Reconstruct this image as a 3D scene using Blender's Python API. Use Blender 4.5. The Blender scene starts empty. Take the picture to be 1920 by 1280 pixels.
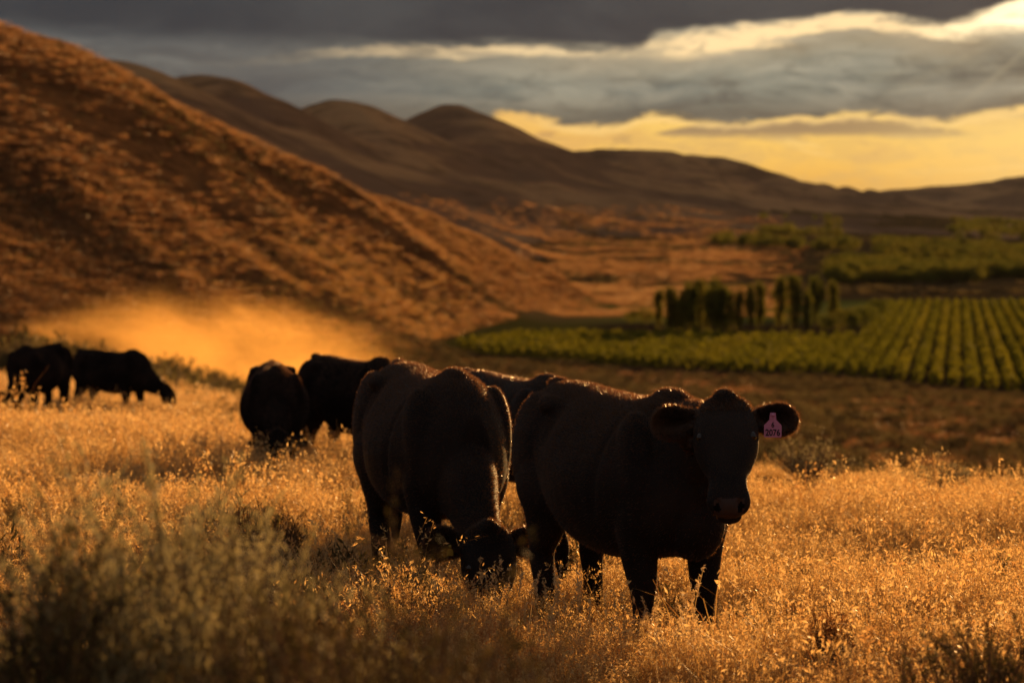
import bpy, math, random
import numpy as np
from mathutils import Vector, Matrix

R = math.radians
random.seed(7)
rng = np.random.default_rng(11)
scene = bpy.context.scene
COL = scene.collection

# ------------------------------------------------------------------ camera
F = 4533.0            # focal length in pixels of the 1920 px wide photograph
HV = 433.0            # row of the true horizon
CZ = 2.1
cam_d = bpy.data.cameras.new('camera')
cam = bpy.data.objects.new('camera', cam_d)
COL.objects.link(cam)
cam_d.sensor_width = 36
cam_d.lens = 85
cam_d.clip_start = 0.1
cam_d.clip_end = 20000
cam_d.dof.use_dof = True
cam_d.dof.focus_distance = 12.0
cam_d.dof.aperture_fstop = 2.8
cam.location = (0, 0, CZ)
cam.rotation_euler = (R(90) - math.atan((640 - HV) / F), 0, 0)
scene.camera = cam

# ------------------------------------------------------------------ sun, sky, exposure
SUN_AZ, SUN_EL = 20.0, 7.2      # degrees to the right of the view axis, above the horizon
sd = bpy.data.lights.new('sun', 'SUN')
sun = bpy.data.objects.new('sun', sd)
COL.objects.link(sun)
sd.energy = 5.0
sd.angle = R(0.6)
sd.color = (1.0, 0.53, 0.175)
_sv = Vector((math.sin(R(SUN_AZ)) * math.cos(R(SUN_EL)), math.cos(R(SUN_AZ)) * math.cos(R(SUN_EL)), math.sin(R(SUN_EL))))
sun.rotation_euler = _sv.to_track_quat('Z', 'Y').to_euler()
scene.view_settings.view_transform = 'Standard'
scene.view_settings.look = 'None'
scene.view_settings.exposure = 0.6
scene.view_settings.gamma = 1.0
scene.render.film_transparent = False
cy = scene.cycles
cy.use_denoising = True
cy.max_bounces = 6
cy.diffuse_bounces = 2
cy.glossy_bounces = 2
cy.transmission_bounces = 3
cy.transparent_max_bounces = 8
cy.volume_bounces = 0
cy.volume_max_steps = 64
cy.volume_step_rate = 2.0
cy.sample_clamp_indirect = 4.0
cy.use_fast_gi = False


class G:
    """small shader-node expression helper"""
    def __init__(s, tree):
        s.t = tree

    def node(s, kind, **kw):
        n = s.t.nodes.new(kind)
        for k, v in kw.items():
            setattr(n, k, v)
        return n

    def put(s, sock, v):
        if hasattr(v, 'is_output') or isinstance(v, bpy.types.NodeSocket):
            s.t.links.new(v, sock)
        else:
            if isinstance(v, tuple) and len(v) == 3 and sock.type == 'RGBA':
                v = (*v, 1.0)
            sock.default_value = v

    def m(s, op, a, b=None, c=None, clamp=False):
        n = s.node('ShaderNodeMath', operation=op)
        n.use_clamp = clamp
        s.put(n.inputs[0], a)
        if b is not None:
            s.put(n.inputs[1], b)
        if c is not None:
            s.put(n.inputs[2], c)
        return n.outputs[0]

    def step(s, x, lo, hi, a=0.0, b=1.0):
        n = s.node('ShaderNodeMapRange', interpolation_type='SMOOTHSTEP')
        for i, v in enumerate((x, lo, hi, a, b)):
            s.put(n.inputs[i], v)
        return n.outputs[0]

    def lin(s, x, lo, hi, a=0.0, b=1.0):
        n = s.node('ShaderNodeMapRange')
        for i, v in enumerate((x, lo, hi, a, b)):
            s.put(n.inputs[i], v)
        return n.outputs[0]

    def mix(s, f, a, b, mode='MIX'):
        n = s.node('ShaderNodeMix', data_type='RGBA', blend_type=mode)
        s.put(n.inputs[0], f)
        s.put(n.inputs[6], a)
        s.put(n.inputs[7], b)
        return n.outputs[2]

    def comb(s, x, y, z):
        n = s.node('ShaderNodeCombineXYZ')
        for i, v in enumerate((x, y, z)):
            s.put(n.inputs[i], v)
        return n.outputs[0]

    def noise(s, vec, scale, detail=4, rough=0.55, dist=0.0, out=0):
        n = s.node('ShaderNodeTexNoise')
        s.put(n.inputs['Vector'], vec)
        n.inputs['Scale'].default_value = scale
        n.inputs['Detail'].default_value = detail
        n.inputs['Roughness'].default_value = rough
        n.inputs['Distortion'].default_value = dist
        return n.outputs[out]

    def curve(s, x, pts, lo, hi, vlo, vhi):
        """piecewise curve through pts (x,y) given in real units"""
        xn = s.lin(x, lo, hi)
        n = s.node('ShaderNodeFloatCurve')
        c = n.mapping.curves[0]
        P = [((a - lo) / (hi - lo), (b - vlo) / (vhi - vlo)) for a, b in pts]
        while len(c.points) < len(P):
            c.points.new(0.5, 0.5)
        for p, q in zip(c.points, P):
            p.location = q
        n.mapping.update()
        s.put(n.inputs['Value'], xn)
        return s.m('MULTIPLY_ADD', n.outputs[0], vhi - vlo, vlo)


world = bpy.data.worlds.new('World')
scene.world = world
world.use_nodes = True
wt = world.node_tree
wt.nodes.clear()
g = G(wt)
tc = g.node('ShaderNodeTexCoord').outputs['Generated']
sep = g.node('ShaderNodeSeparateXYZ')
wt.links.new(tc, sep.inputs[0])
dx, dy, dz = sep.outputs
az = g.m('ARCTAN2', dx, dy)                       # right positive
el = g.m('ARCSINE', dz)
U = g.m('MULTIPLY_ADD', az, F, 960.0)            # degrees turned into the units of the picture's width
V = g.m('MULTIPLY_ADD', el, -F, HV)
uv = g.comb(g.m('MULTIPLY', U, 0.001), g.m('MULTIPLY', V, 0.0028), 0.0)
n1 = g.noise(uv, 2.4, 5, 0.55, 0.4)
n2 = g.noise(uv, 9.0, 7, 0.66, 0.6)
n5 = g.noise(g.comb(g.m('MULTIPLY', U, 0.001), g.m('MULTIPLY', V, 0.0024), 1.5), 13.0, 6, 0.62, 0.5)
n4 = g.noise(g.comb(g.m('MULTIPLY', U, 0.001), g.m('MULTIPLY', V, 0.0052), 7.0), 3.4, 7, 0.62, 0.9)
n3 = g.noise(g.comb(g.m('MULTIPLY', U, 0.001), g.m('MULTIPLY', V, 0.004), 3.0), 5.0, 6, 0.6, 0.8)
wob = g.m('MULTIPLY_ADD', n2, 36.0, -18.0)
wob1 = g.m('MULTIPLY_ADD', n1, 60.0, -30.0)
# golden clear strip above the horizon
gold = g.mix(g.step(V, 215.0, 380.0), (0.98, 0.62, 0.155), (0.90, 0.47, 0.085))
gold = g.mix(g.step(n3, 0.45, 0.70, 0.0, 0.75), gold, (0.74, 0.44, 0.14))
gold = g.mix(g.step(n4, 0.55, 0.75, 0.0, 0.6), gold, (1.15, 0.80, 0.30))
gold = g.mix(g.m('MULTIPLY', g.step(V, 300.0, 380.0), 0.5), gold, (0.62, 0.34, 0.10))
gold = g.mix(g.step(n5, 0.55, 0.35, 0.0, 0.35), gold, (0.66, 0.42, 0.15))
gold = g.mix(g.step(U, 900.0, 300.0, 0.0, 1.0), gold, (0.30, 0.24, 0.18))
# middle layer of grey-teal cloud
teal = g.mix(g.step(n1, 0.38, 0.62), (0.120, 0.145, 0.135), (0.235, 0.245, 0.195))
teal = g.mix(g.step(U, 1500.0, 2000.0, 0.0, 0.55), teal, (0.24, 0.19, 0.12))
teal = g.mix(g.step(n4, 0.44, 0.66, 0.0, 0.85), teal, (0.42, 0.39, 0.29))
teal = g.mix(g.step(n4, 0.46, 0.30, 0.0, 0.8), teal, (0.070, 0.076, 0.076))
teal = g.mix(g.step(n5, 0.38, 0.66, 0.0, 0.35), teal, (0.30, 0.29, 0.23))
teal = g.mix(g.step(n5, 0.5, 0.3, 0.0, 0.4), teal, (0.075, 0.080, 0.078))
teal = g.mix(g.step(U, 1150.0, 420.0), teal, g.mix(g.step(n3, 0.35, 0.7), (0.070, 0.080, 0.090), (0.125, 0.135, 0.135)))
teal = g.mix(g.m('MULTIPLY', g.step(V, 165.0, 225.0), 0.62), teal, (0.10, 0.085, 0.065))
# soft shafts fanning out of the break in the cloud at the right
shx = g.m('SUBTRACT', 2010.0, U)
shy = g.m('SUBTRACT', V, 10.0)
ang = g.m('ARCTAN2', shy, shx)
ray = g.noise(g.comb(g.m('MULTIPLY', ang, 3.0), 0.0, 0.0), 2.6, 2, 0.5)
ray = g.m('MULTIPLY', g.step(ray, 0.45, 0.68), g.step(shx, 900.0, 60.0))
ray = g.m('MULTIPLY', ray, g.step(V, 330.0, 90.0))
teal = g.mix(g.m('MULTIPLY', ray, 0.12), teal, (0.72, 0.58, 0.33))
lowb = g.curve(U, [(0, 520), (700, 420), (900, 250), (960, 216), (1060, 233), (1160, 235), (1220, 214), (1340, 232), (1480, 228), (1640, 222), (1740, 236), (1830, 222), (1920, 208), (2400, 200)], 0, 2400, 0, 600)
dlow = g.m('ADD', g.m('ADD', g.m('SUBTRACT', V, lowb), g.m('MULTIPLY', wob, 0.55)), g.m('ADD', g.m('MULTIPLY_ADD', n4, 44.0, -22.0), g.m('MULTIPLY_ADD', n5, 40.0, -20.0)))
scrap = g.m('MULTIPLY', g.step(n4, 0.53, 0.62), g.m('MULTIPLY', g.step(V, 275.0, 245.0), g.step(V, 205.0, 225.0)))
scrap2 = g.m('MULTIPLY', g.step(n5, 0.58, 0.68), g.step(V, 330.0, 240.0, 0.0, 0.55))
gold = g.mix(g.m('MAXIMUM', scrap, scrap2), gold, (0.36, 0.24, 0.12))
gold = g.mix(g.m('MULTIPLY', g.step(U, 1300.0, 900.0), 0.5), gold, (0.85, 0.42, 0.10))
gold = g.mix(g.m('MULTIPLY', g.step(U, 1500.0, 1950.0), 0.35), gold, (1.10, 0.78, 0.30))
sky = g.mix(g.step(dlow, -11.0, 7.0), teal, gold)
sky = g.mix(g.m('MULTIPLY', g.step(g.m('ABSOLUTE', g.m('ADD', dlow, -6.0)), 14.0, 0.0), g.step(U, 900.0, 1100.0, 0.0, 0.55)), sky, (1.05, 0.70, 0.26))
# thin dark scrap of cloud hanging in the gold
# bright break between the layers
brk = g.curve(U, [(0, 130), (500, 118), (650, 100), (850, 104), (960, 100), (1130, 104), (1250, 96), (1400, 78), (1600, 52), (1760, 66), (1860, 44), (1960, 18), (2400, -120)], 0, 2400, -200, 400)
dbr = g.m('ADD', g.m('ADD', g.m('SUBTRACT', V, brk), g.m('MULTIPLY', wob, 1.1)), g.m('MULTIPLY_ADD', n4, 44.0, -22.0))
wid = g.curve(U, [(0, 8), (600, 12), (900, 16), (1150, 14), (1260, 30), (1420, 26), (1600, 16), (1760, 20), (1860, 42), (1960, 70), (2400, 160)], 0, 2400, 0, 200)
halo = g.m('MULTIPLY', g.step(g.m('ABSOLUTE', dbr), 75.0, 5.0, 0.0, 0.42), g.step(U, 600.0, 1350.0, 0.1, 1.0))
sky = g.mix(halo, sky, (0.62, 0.46, 0.26))
bm = g.m('SUBTRACT', 1.0, g.m('DIVIDE', g.m('ABSOLUTE', g.m('ADD', dbr, g.m('MULTIPLY_ADD', n5, 30.0, -15.0))), wid), clamp=True)
bm = g.step(bm, 0.0, 0.75)
bstr = g.curve(U, [(0, 0.0), (520, 0.05), (640, 0.25), (760, 0.5), (960, 0.7), (1080, 0.55), (1180, 0.65), (1280, 0.95), (2400, 1.0)], 0, 2400, 0, 1)
bm = g.m('MULTIPLY', bm, bstr)
bm = g.m('MULTIPLY', bm, g.step(n3, 0.32, 0.55, 0.25, 1.0))
bm = g.m('MULTIPLY', bm, g.step(n5, 0.30, 0.48, 0.4, 1.0))
sky = g.mix(bm, sky, g.mix(g.step(U, 1650.0, 1950.0), (1.15, 0.82, 0.42), (1.9, 1.5, 0.9)))
# heavy upper deck
upb = g.curve(U, [(0, 60), (400, 84), (640, 88), (850, 92), (960, 84), (1100, 88), (1190, 90), (1235, 66), (1320, 58), (1460, 48), (1600, 32), (1700, 46), (1760, 48), (1850, 26), (1960, -6), (2400, -180)], 0, 2400, -200, 400)
dup_ = g.m('ADD', g.m('ADD', g.m('SUBTRACT', V, upb), g.m('MULTIPLY', wob, 0.8)), g.m('MULTIPLY_ADD', n4, 24.0, -12.0))
deckf = g.step(dup_, g.lin(U, 500.0, 1300.0, 26.0, 5.0), g.lin(U, 500.0, 1300.0, -30.0, -6.0))
deck = g.mix(g.step(n1, 0.35, 0.66), (0.026, 0.035, 0.049), (0.052, 0.060, 0.070))
sky = g.mix(deckf, sky, deck)
# away from the sunset and overhead: dim cloudy dusk
away = g.step(g.m('ABSOLUTE', g.m('SUBTRACT', az, R(14))), R(25), R(95))
over = g.step(el, R(9), R(35))
dusk = g.mix(n1, (0.125, 0.118, 0.120), (0.210, 0.195, 0.190))
sky = g.mix(g.m('MAXIMUM', away, over), sky, dusk)
sky = g.mix(g.step(el, R(-1.0), R(-4.0)), sky, (0.05, 0.03, 0.015))
bgA = g.node('ShaderNodeBackground')
wt.links.new(sky, bgA.inputs[0])
bgA.inputs[1].default_value = 0.66
nis = g.node('ShaderNodeTexSky', sky_type='NISHITA')
nis.sun_disc = False
nis.sun_elevation = R(SUN_EL)
nis.sun_rotation = R(SUN_AZ)
nis.air_density = 1.6
nis.dust_density = 1.0
bgB = g.node('ShaderNodeBackground')
wt.links.new(nis.outputs[0], bgB.inputs[0])
bgB.inputs[1].default_value = 0.05
ms = g.node('ShaderNodeMixShader')
ms.inputs[0].default_value = 0.02
wt.links.new(bgA.outputs[0], ms.inputs[1])
wt.links.new(bgB.outputs[0], ms.inputs[2])
wo = g.node('ShaderNodeOutputWorld')
wt.links.new(ms.outputs[0], wo.inputs[0])
world.cycles.sampling_method = 'MANUAL'
world.cycles.sample_map_resolution = 512


# ------------------------------------------------------------------ helpers
def tag(o, label=None, cat=None, group=None, kind=None):
    if label: o['label'] = label
    if cat: o['category'] = cat
    if group: o['group'] = group
    if kind: o['kind'] = kind
    return o


def mesh_np(name, V, F, smooth=False):
    """V (n,3); F either (m,3)/(m,4) array or list of arrays"""
    Fs = F if isinstance(F, list) else [F]
    Fs = [np.asarray(f, dtype=np.int32) for f in Fs if len(f)]
    V = np.asarray(V, dtype=np.float32)
    loops = np.concatenate([f.ravel() for f in Fs])
    tot = np.concatenate([np.full(len(f), f.shape[1], dtype=np.int32) for f in Fs])
    start = np.concatenate([[0], np.cumsum(tot)[:-1]]).astype(np.int32)
    me = bpy.data.meshes.new(name)
    me.vertices.add(len(V))
    me.vertices.foreach_set('co', V.ravel())
    me.loops.add(len(loops))
    me.loops.foreach_set('vertex_index', loops)
    me.polygons.add(len(tot))
    me.polygons.foreach_set('loop_start', start)
    if smooth:
        me.polygons.foreach_set('use_smooth', np.ones(len(tot), dtype=bool))
    me.update(calc_edges=True)
    return me


def link(name, me, mat=None, parent=None, loc=None):
    o = bpy.data.objects.new(name, me)
    COL.objects.link(o)
    if mat is not None:
        me.materials.append(mat)
    if parent is not None:
        o.parent = parent
    if loc is not None:
        o.location = loc
    return o


def empty(name, loc, rz=0.0, s=1.0):
    o = bpy.data.objects.new(name, None)
    COL.objects.link(o)
    o.location = loc
    o.rotation_euler = (0, 0, rz)
    o.scale = (s, s, s)
    return o


def sstep(x, a, b):
    t = np.clip((x - a) / (b - a), 0, 1)
    return t * t * (3 - 2 * t)


def vnoise(x, y, seed=0):
    xi = np.floor(x).astype(np.int64)
    yi = np.floor(y).astype(np.int64)
    fx = x - xi
    fy = y - yi
    fx = fx * fx * fx * (fx * (fx * 6 - 15) + 10)
    fy = fy * fy * fy * (fy * (fy * 6 - 15) + 10)

    def h(a, b):
        n = (a * 374761393 + b * 668265263 + seed * 1274126177) & 0x7fffffff
        n = ((n ^ (n >> 13)) * 1274126177) & 0x7fffffff
        n = n ^ (n >> 16)
        return (n & 0xffff) / 65535.0 * 2 - 1
    return (h(xi, yi) * (1 - fx) + h(xi + 1, yi) * fx) * (1 - fy) + (h(xi, yi + 1) * (1 - fx) + h(xi + 1, yi + 1) * fx) * fy


def fbm(x, y, oct=4, seed=0, rough=0.5):
    a, s, f = 1.0, 0.0, 1.0
    for i in range(oct):
        s = s + a * vnoise(x * f + 13.7 * i, y * f - 7.3 * i, seed + i)
        a *= rough
        f *= 2.03
    return s


def P(u, v, d):
    """a point d metres out along the view axis, in the units of the photograph"""
    return ((u - 960) / F * d, d, CZ + (HV - v) / F * d)


# ------------------------------------------------------------------ terrain
def hspl(xq, xs, ys):
    """smooth curve through (xs, ys), straight beyond both ends"""
    m = np.gradient(ys, xs)
    q = np.clip(xq, xs[0], xs[-1])
    i = np.clip(np.searchsorted(xs, q) - 1, 0, len(xs) - 2)
    h = xs[i + 1] - xs[i]
    t = (q - xs[i]) / h
    return (2 * t ** 3 - 3 * t ** 2 + 1) * ys[i] + (t ** 3 - 2 * t ** 2 + t) * h * m[i] + (-2 * t ** 3 + 3 * t ** 2) * ys[i + 1] + (t ** 3 - t ** 2) * h * m[i + 1]


def spur(x, y, pts, slope, w, toe=None):
    """a ridge whose crest runs through pts; heights fall away to both sides of it"""
    pts = np.array([P(*p) for p in pts])
    e = pts[-1, :2] - pts[0, :2]
    e /= np.linalg.norm(e)
    n = np.array([-e[1], e[0]])
    sp_ = (pts[:, :2] - pts[0, :2]) @ e
    lp = (pts[:, :2] - pts[0, :2]) @ n
    s_ = (x - pts[0, 0]) * e[0] + (y - pts[0, 1]) * e[1]
    l_ = (x - pts[0, 0]) * n[0] + (y - pts[0, 1]) * n[1]
    zc = hspl(s_, sp_, pts[:, 2])
    off = hspl(s_, sp_, lp)
    end = np.maximum(sp_[0] - s_, 0) + np.maximum(s_ - sp_[-1], 0)
    d = np.hypot(l_ - off, end)
    dd = np.sqrt(d ** 2 + w ** 2) - w
    drop = slope * toe * (1 - np.exp(-dd / toe)) + 0.02 * dd if toe else slope * dd
    return zc - drop - 0.2 * end


def smax(a, b, k):
    h = np.clip(0.5 + 0.5 * (a - b) / k, 0, 1)
    return b * (1 - h) + a * h + k * h * (1 - h)


def base_z(x, y):
    d = np.hypot(x, y)
    plane = 0.53 - 0.042 * y
    plane = np.where(y < 0, 0.53 - 0.01 * y, plane)
    s = (x - 5.7) * 0.928 + (y - 27) * 0.374
    sp = np.maximum(s + 3.0, 0)
    gdrop = 3.0 * (1 - np.exp(-(sp / 12.0) ** 1.5)) + 0.022 * sp
    left = sstep(x, -34.0, -6.0 + 0 * y)
    gdrop = gdrop * (0.25 + 0.75 * left)
    z = plane - gdrop
    floor = -17.9 + 0.008 * np.maximum(y - 550, 0) - 0.0
    return z, floor


SPURS_FAR = [
    # every dome is the head of a spur that runs down towards the viewer
    ([(120, 128, 1260), (203, 107, 1180), (300, 180, 1050), (420, 255, 930), (560, 330, 830), (700, 405, 760)], 0.62, 26),
    ([(320, 165, 1540), (375, 144, 1450), (450, 200, 1300), (560, 275, 1150), (680, 345, 1000), (800, 410, 880)], 0.58, 26),
    ([(600, 215, 2050), (640, 190, 1900), (680, 235, 1700), (740, 300, 1450), (820, 365, 1250), (900, 430, 1050)], 0.60, 30),
    ([(800, 235, 2560), (842, 205, 2400), (900, 262, 2100), (980, 325, 1800), (1060, 380, 1500), (1140, 428, 1300)], 0.64, 34),
    ([(1085, 290, 3150), (1140, 280, 3080), (1200, 278, 3000), (1270, 325, 2700), (1340, 378, 2300), (1420, 418, 2000)], 0.55, 45),
    # F
    ([(1180, 330, 3900), (1262, 298, 3850), (1320, 293, 3800), (1380, 305, 3750), (1450, 325, 3700), (1550, 346, 3700), (1680, 366, 3800), (1790, 400, 3300), (1850, 430, 3000)], 0.45, 60),
    # G
    ([(1400, 380, 5200), (1640, 360, 5200), (1800, 346, 5200), (1920, 333, 5100), (2200, 300, 5000), (2800, 280, 5000)], 0.20, 120),
    ([(1855, 430, 2300), (1930, 424, 2250), (2100, 400, 2200), (2500, 360, 2200)], 0.12, 60),
]
A_PTS = [(-900, -130, 330), (-400, -70, 380), (0, 56, 430), (144, 120, 455), (350, 220, 490), (500, 290, 515), (656, 358, 575), (800, 418, 610), (937, 476, 640), (1060, 522, 650), (1187, 566, 650), (1260, 605, 620)]


def terrain(x, y):
    z, floor = base_z(x, y)
    apron = 0.02 * np.maximum((y - 650) - 2.2 * (x - 40), 0) * (1 - sstep(y, 3000, 5000))
    floor = floor + apron * sstep(y, 650, 900)
    near = smax(z, floor, 2.0)
    A = spur(x, y, A_PTS, 0.84, 14, toe=200)
    # gullies running down the near hill
    gul = fbm((0.54 * x + 0.84 * y) / 30, (0.84 * x - 0.54 * y) / 120, 4, 3) * 1.5
    A = A + gul * sstep(A, -16, 4) + fbm(x / 12, y / 12, 3, 8) * 0.35 * sstep(A, -16, 0)
    m = near
    hillA = A
    z = smax(m, A, 6.0)
    far = np.full_like(x, -1e3)
    for pts, sl, w in SPURS_FAR:
        sh = spur(x, y, pts, sl, w, toe=150 if pts[0][2] < 4500 else None)
        far = smax(far, sh, 3.0)
    far = far + fbm(x / 70, y / 150, 5, 21) * 3.0 * sstep(y, 800, 1400)
    z2 = smax(z, far, 5.0)
    d = np.hypot(x, y)
    # small swells of the meadow and slope
    z2 = z2 + fbm(x / 3.1, y / 3.1, 3, 31) * 0.05 * (1 - sstep(d, 60, 120)) * (1 - 0.0)
    z2 = z2 + fbm(x / 14, y / 14, 3, 33) * 0.35 * sstep(d, 70, 110) * (1 - sstep(d, 260, 290))
    return z2, hillA, far, m


def gz(x, y):
    z = terrain(np.array([float(x)]), np.array([float(y)]))[0]
    return float(z[0])


angs = np.concatenate([np.linspace(-180, -32, 38)[:-1], np.linspace(-32, 32, 641), np.linspace(32, 180, 38)[1:-1]])
rad = np.concatenate([[0.4], np.geomspace(1.0, 6500, 720)])
aa = np.radians(angs)
NX, NY = len(aa), len(rad)
gx = np.sin(aa)[None, :] * rad[:, None]
gy = np.cos(aa)[None, :] * rad[:, None]
tz, tA, tF, tM = terrain(gx.ravel(), gy.ravel())
Vt = np.stack([gx.ravel(), gy.ravel(), tz], 1)
ii, jj = np.meshgrid(np.arange(NY - 1), np.arange(NX), indexing='ij')
j2 = (jj + 1) % NX
Ft = np.stack([ii * NX + jj, ii * NX + j2, (ii + 1) * NX + j2, (ii + 1) * NX + jj], -1).reshape(-1, 4)
Ft = Ft[:, ::-1]
full = mesh_np('t', Vt, Ft, True)
nrm = np.empty(len(Vt) * 3, dtype=np.float32)
full.vertices.foreach_get('normal', nrm)
nrm = nrm.reshape(-1, 3)
bpy.data.meshes.remove(full)
fx = gx.ravel()[Ft].mean(1)
fy = gy.ravel()[Ft].mean(1)
fA = tA[Ft].mean(1)
fM = tM[Ft].mean(1)
fF = tF[Ft].mean(1)
sE = (fx - 5.7) * 0.928 + (fy - 27) * 0.374
zone = np.zeros(len(Ft), dtype=int)                       # 0 meadow
zone[(sE > 0) & (fy > 20)] = 1                            # slope and valley
zone[(sE > 0) & (fM < -17.0)] = 2
zone[(fA > fM + 1.0) & (fy > 60)] = 3                     # near hill
zone[(fF > np.maximum(fA, fM) + 1.0) & (fy > 400)] = 4
zone[(fx < -8.8) & (fy > 63) & (zone == 0)] = 1


def surf(kind):
    m = bpy.data.materials.new(kind)
    m.use_nodes = True
    m.node_tree.nodes.clear()
    return m, G(m.node_tree)


def pos(gn):
    return gn.node('ShaderNodeNewGeometry').outputs['Position']


def scaled(gn, vec, s):
    n = gn.node('ShaderNodeVectorMath', operation='MULTIPLY')
    gn.put(n.inputs[0], vec)
    n.inputs[1].default_value = s
    return n.outputs[0]


def out(gn, sh):
    o = gn.node('ShaderNodeOutputMaterial')
    gn.t.links.new(sh, o.inputs[0])


def principled(gn, color, rough=0.8, spec=0.3, normal=None, **kw):
    b = gn.node('ShaderNodeBsdfPrincipled')
    gn.put(b.inputs['Base Color'], color)
    gn.put(b.inputs['Roughness'], rough)
    b.inputs['Specular IOR Level'].default_value = spec
    if normal is not None:
        gn.t.links.new(normal, b.inputs['Normal'])
    for k, v in kw.items():
        gn.put(b.inputs[k.replace('_', ' ')], v)
    return b.outputs[0]


def earth(gn, color, normal):
    b = gn.node('ShaderNodeBsdfDiffuse')
    gn.put(b.inputs['Color'], color)
    b.inputs['Roughness'].default_value = 0.9
    gn.t.links.new(normal, b.inputs['Normal'])
    return b.outputs[0]


def bump(gn, h, dist, strength=1.0):
    b = gn.node('ShaderNodeBump')
    gn.put(b.inputs['Height'], h)
    b.inputs['Distance'].default_value = dist
    b.inputs['Strength'].default_value = strength
    return b.outputs[0]


def mat_meadow():
    m, s = surf('meadow soil')
    p = pos(s)
    a = s.noise(p, 1.3, 5, 0.6)
    b = s.noise(p, 24, 3, 0.6)
    c = s.mix(s.step(a, 0.35, 0.65), (0.06, 0.028, 0.012), (0.15, 0.075, 0.030))
    c = s.mix(s.step(b, 0.4, 0.7, 0, 0.6), c, (0.22, 0.12, 0.05))
    out(s, earth(s, c, bump(s, b, 0.05)))
    return m


def mat_slope():
    m, s = surf('sage slope')
    p = pos(s)
    a = s.noise(p, 0.10, 5, 0.6)
    b = s.noise(p, 0.7, 4, 0.65)
    c = s.mix(s.step(a, 0.38, 0.62), (0.10, 0.060, 0.024), (0.19, 0.105, 0.040))
    c = s.mix(s.step(b, 0.46, 0.60, 0, 0.75), c, (0.055, 0.050, 0.020))
    out(s, earth(s, c, bump(s, b, 0.5)))
    return m


def mat_valley():
    m, s = surf('valley floor')
    p = pos(s)
    sp_ = s.node('ShaderNodeSeparateXYZ')
    s.t.links.new(p, sp_.inputs[0])
    X, Y, Z = sp_.outputs
    a = s.noise(scaled(s, p, (0.010, 0.004, 0.0)), 1.0, 5, 0.6)
    b = s.noise(scaled(s, p, (0.03, 0.015, 0.0)), 1.0, 4, 0.6)
    straw = s.mix(s.step(b, 0.35, 0.65), (0.34, 0.19, 0.075), (0.19, 0.105, 0.045))
    green = s.mix(s.step(b, 0.4, 0.6), (0.11, 0.125, 0.022), (0.26, 0.23, 0.045))
    right = s.m('SUBTRACT', X, s.m('MULTIPLY', Y, 0.055))
    wet = s.m('MULTIPLY', s.step(s.m('ADD', right, s.m('MULTIPLY', a, 160.0)), 35.0, 75.0), s.step(Y, 2300.0, 1500.0))
    c = s.mix(wet, straw, green)
    # bare soil under the vines
    soil = s.mix(b, (0.055, 0.032, 0.018), (0.085, 0.050, 0.026))
    c = s.mix(s.step(Y, 560.0, 500.0), c, s.mix(s.step(s.m('SUBTRACT', X, s.m('MULTIPLY', Y, 0.03)), -4.0, 8.0), s.mix(b, (0.09, 0.080, 0.018), (0.15, 0.115, 0.026)), soil))
    patch = s.m('MULTIPLY', s.step(a, 0.54, 0.62), s.step(Y, 700.0, 1000.0, 0.0, 0.8))
    c = s.mix(patch, c, (0.045, 0.042, 0.018))
    out(s, earth(s, c, bump(s, b, 2.0, 0.4)))
    return m


def mat_hill(near):
    m, s = surf('dry grass hill' if near else 'far dry hills')
    p = pos(s)
    sp_ = s.node('ShaderNodeSeparateXYZ')
    s.t.links.new(p, sp_.inputs[0])
    X, Y, Z = sp_.outputs
    # streaks that run down the slope to the right
    if near:
        along = s.m('ADD', s.m('MULTIPLY', X, 0.54), s.m('MULTIPLY', Y, 0.84))
        acr = s.m('SUBTRACT', s.m('MULTIPLY', X, 0.84), s.m('MULTIPLY', Y, 0.54))
        st = s.noise(s.comb(s.m('MULTIPLY', along, 0.012), s.m('MULTIPLY', acr, 0.05), s.m('MULTIPLY', Z, 0.05)), 1.0, 6, 0.65, 0.5)
        sm = s.noise(s.comb(s.m('MULTIPLY', along, 0.10), s.m('MULTIPLY', acr, 0.30), s.m('MULTIPLY', Z, 0.3)), 1.0, 6, 0.7)
        fi = s.noise(scaled(s, p, (0.5, 0.5, 1.0)), 1.0, 3, 0.6)
        c = s.mix(s.step(st, 0.40, 0.60), (0.13, 0.055, 0.023), (0.27, 0.12, 0.044))
        c = s.mix(s.step(sm, 0.47, 0.62, 0, 0.75), c, (0.10, 0.048, 0.022))
        c = s.mix(s.step(sm, 0.42, 0.28, 0, 0.55), c, (0.48, 0.25, 0.085))
        c = s.mix(s.step(fi, 0.52, 0.68, 0, 0.55), c, (0.045, 0.030, 0.015))
        nb = bump(s, s.m('ADD', s.m('MULTIPLY', sm, 3.0), fi), 0.9, 0.7)
    else:
        st = s.noise(scaled(s, p, (0.006, 0.003, 0.03)), 1.0, 5, 0.6, 0.5)
        sm = s.noise(scaled(s, p, (0.03, 0.02, 0.08)), 1.0, 5, 0.6)
        c = s.mix(s.step(st, 0.42, 0.60), (0.21, 0.125, 0.075), (0.44, 0.26, 0.125))
        c = s.mix(s.step(sm, 0.50, 0.64, 0, 0.5), c, (0.10, 0.060, 0.034))
        nb = bump(s, sm, 5.0, 0.5)
    out(s, earth(s, c, nb))
    return m


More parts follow.
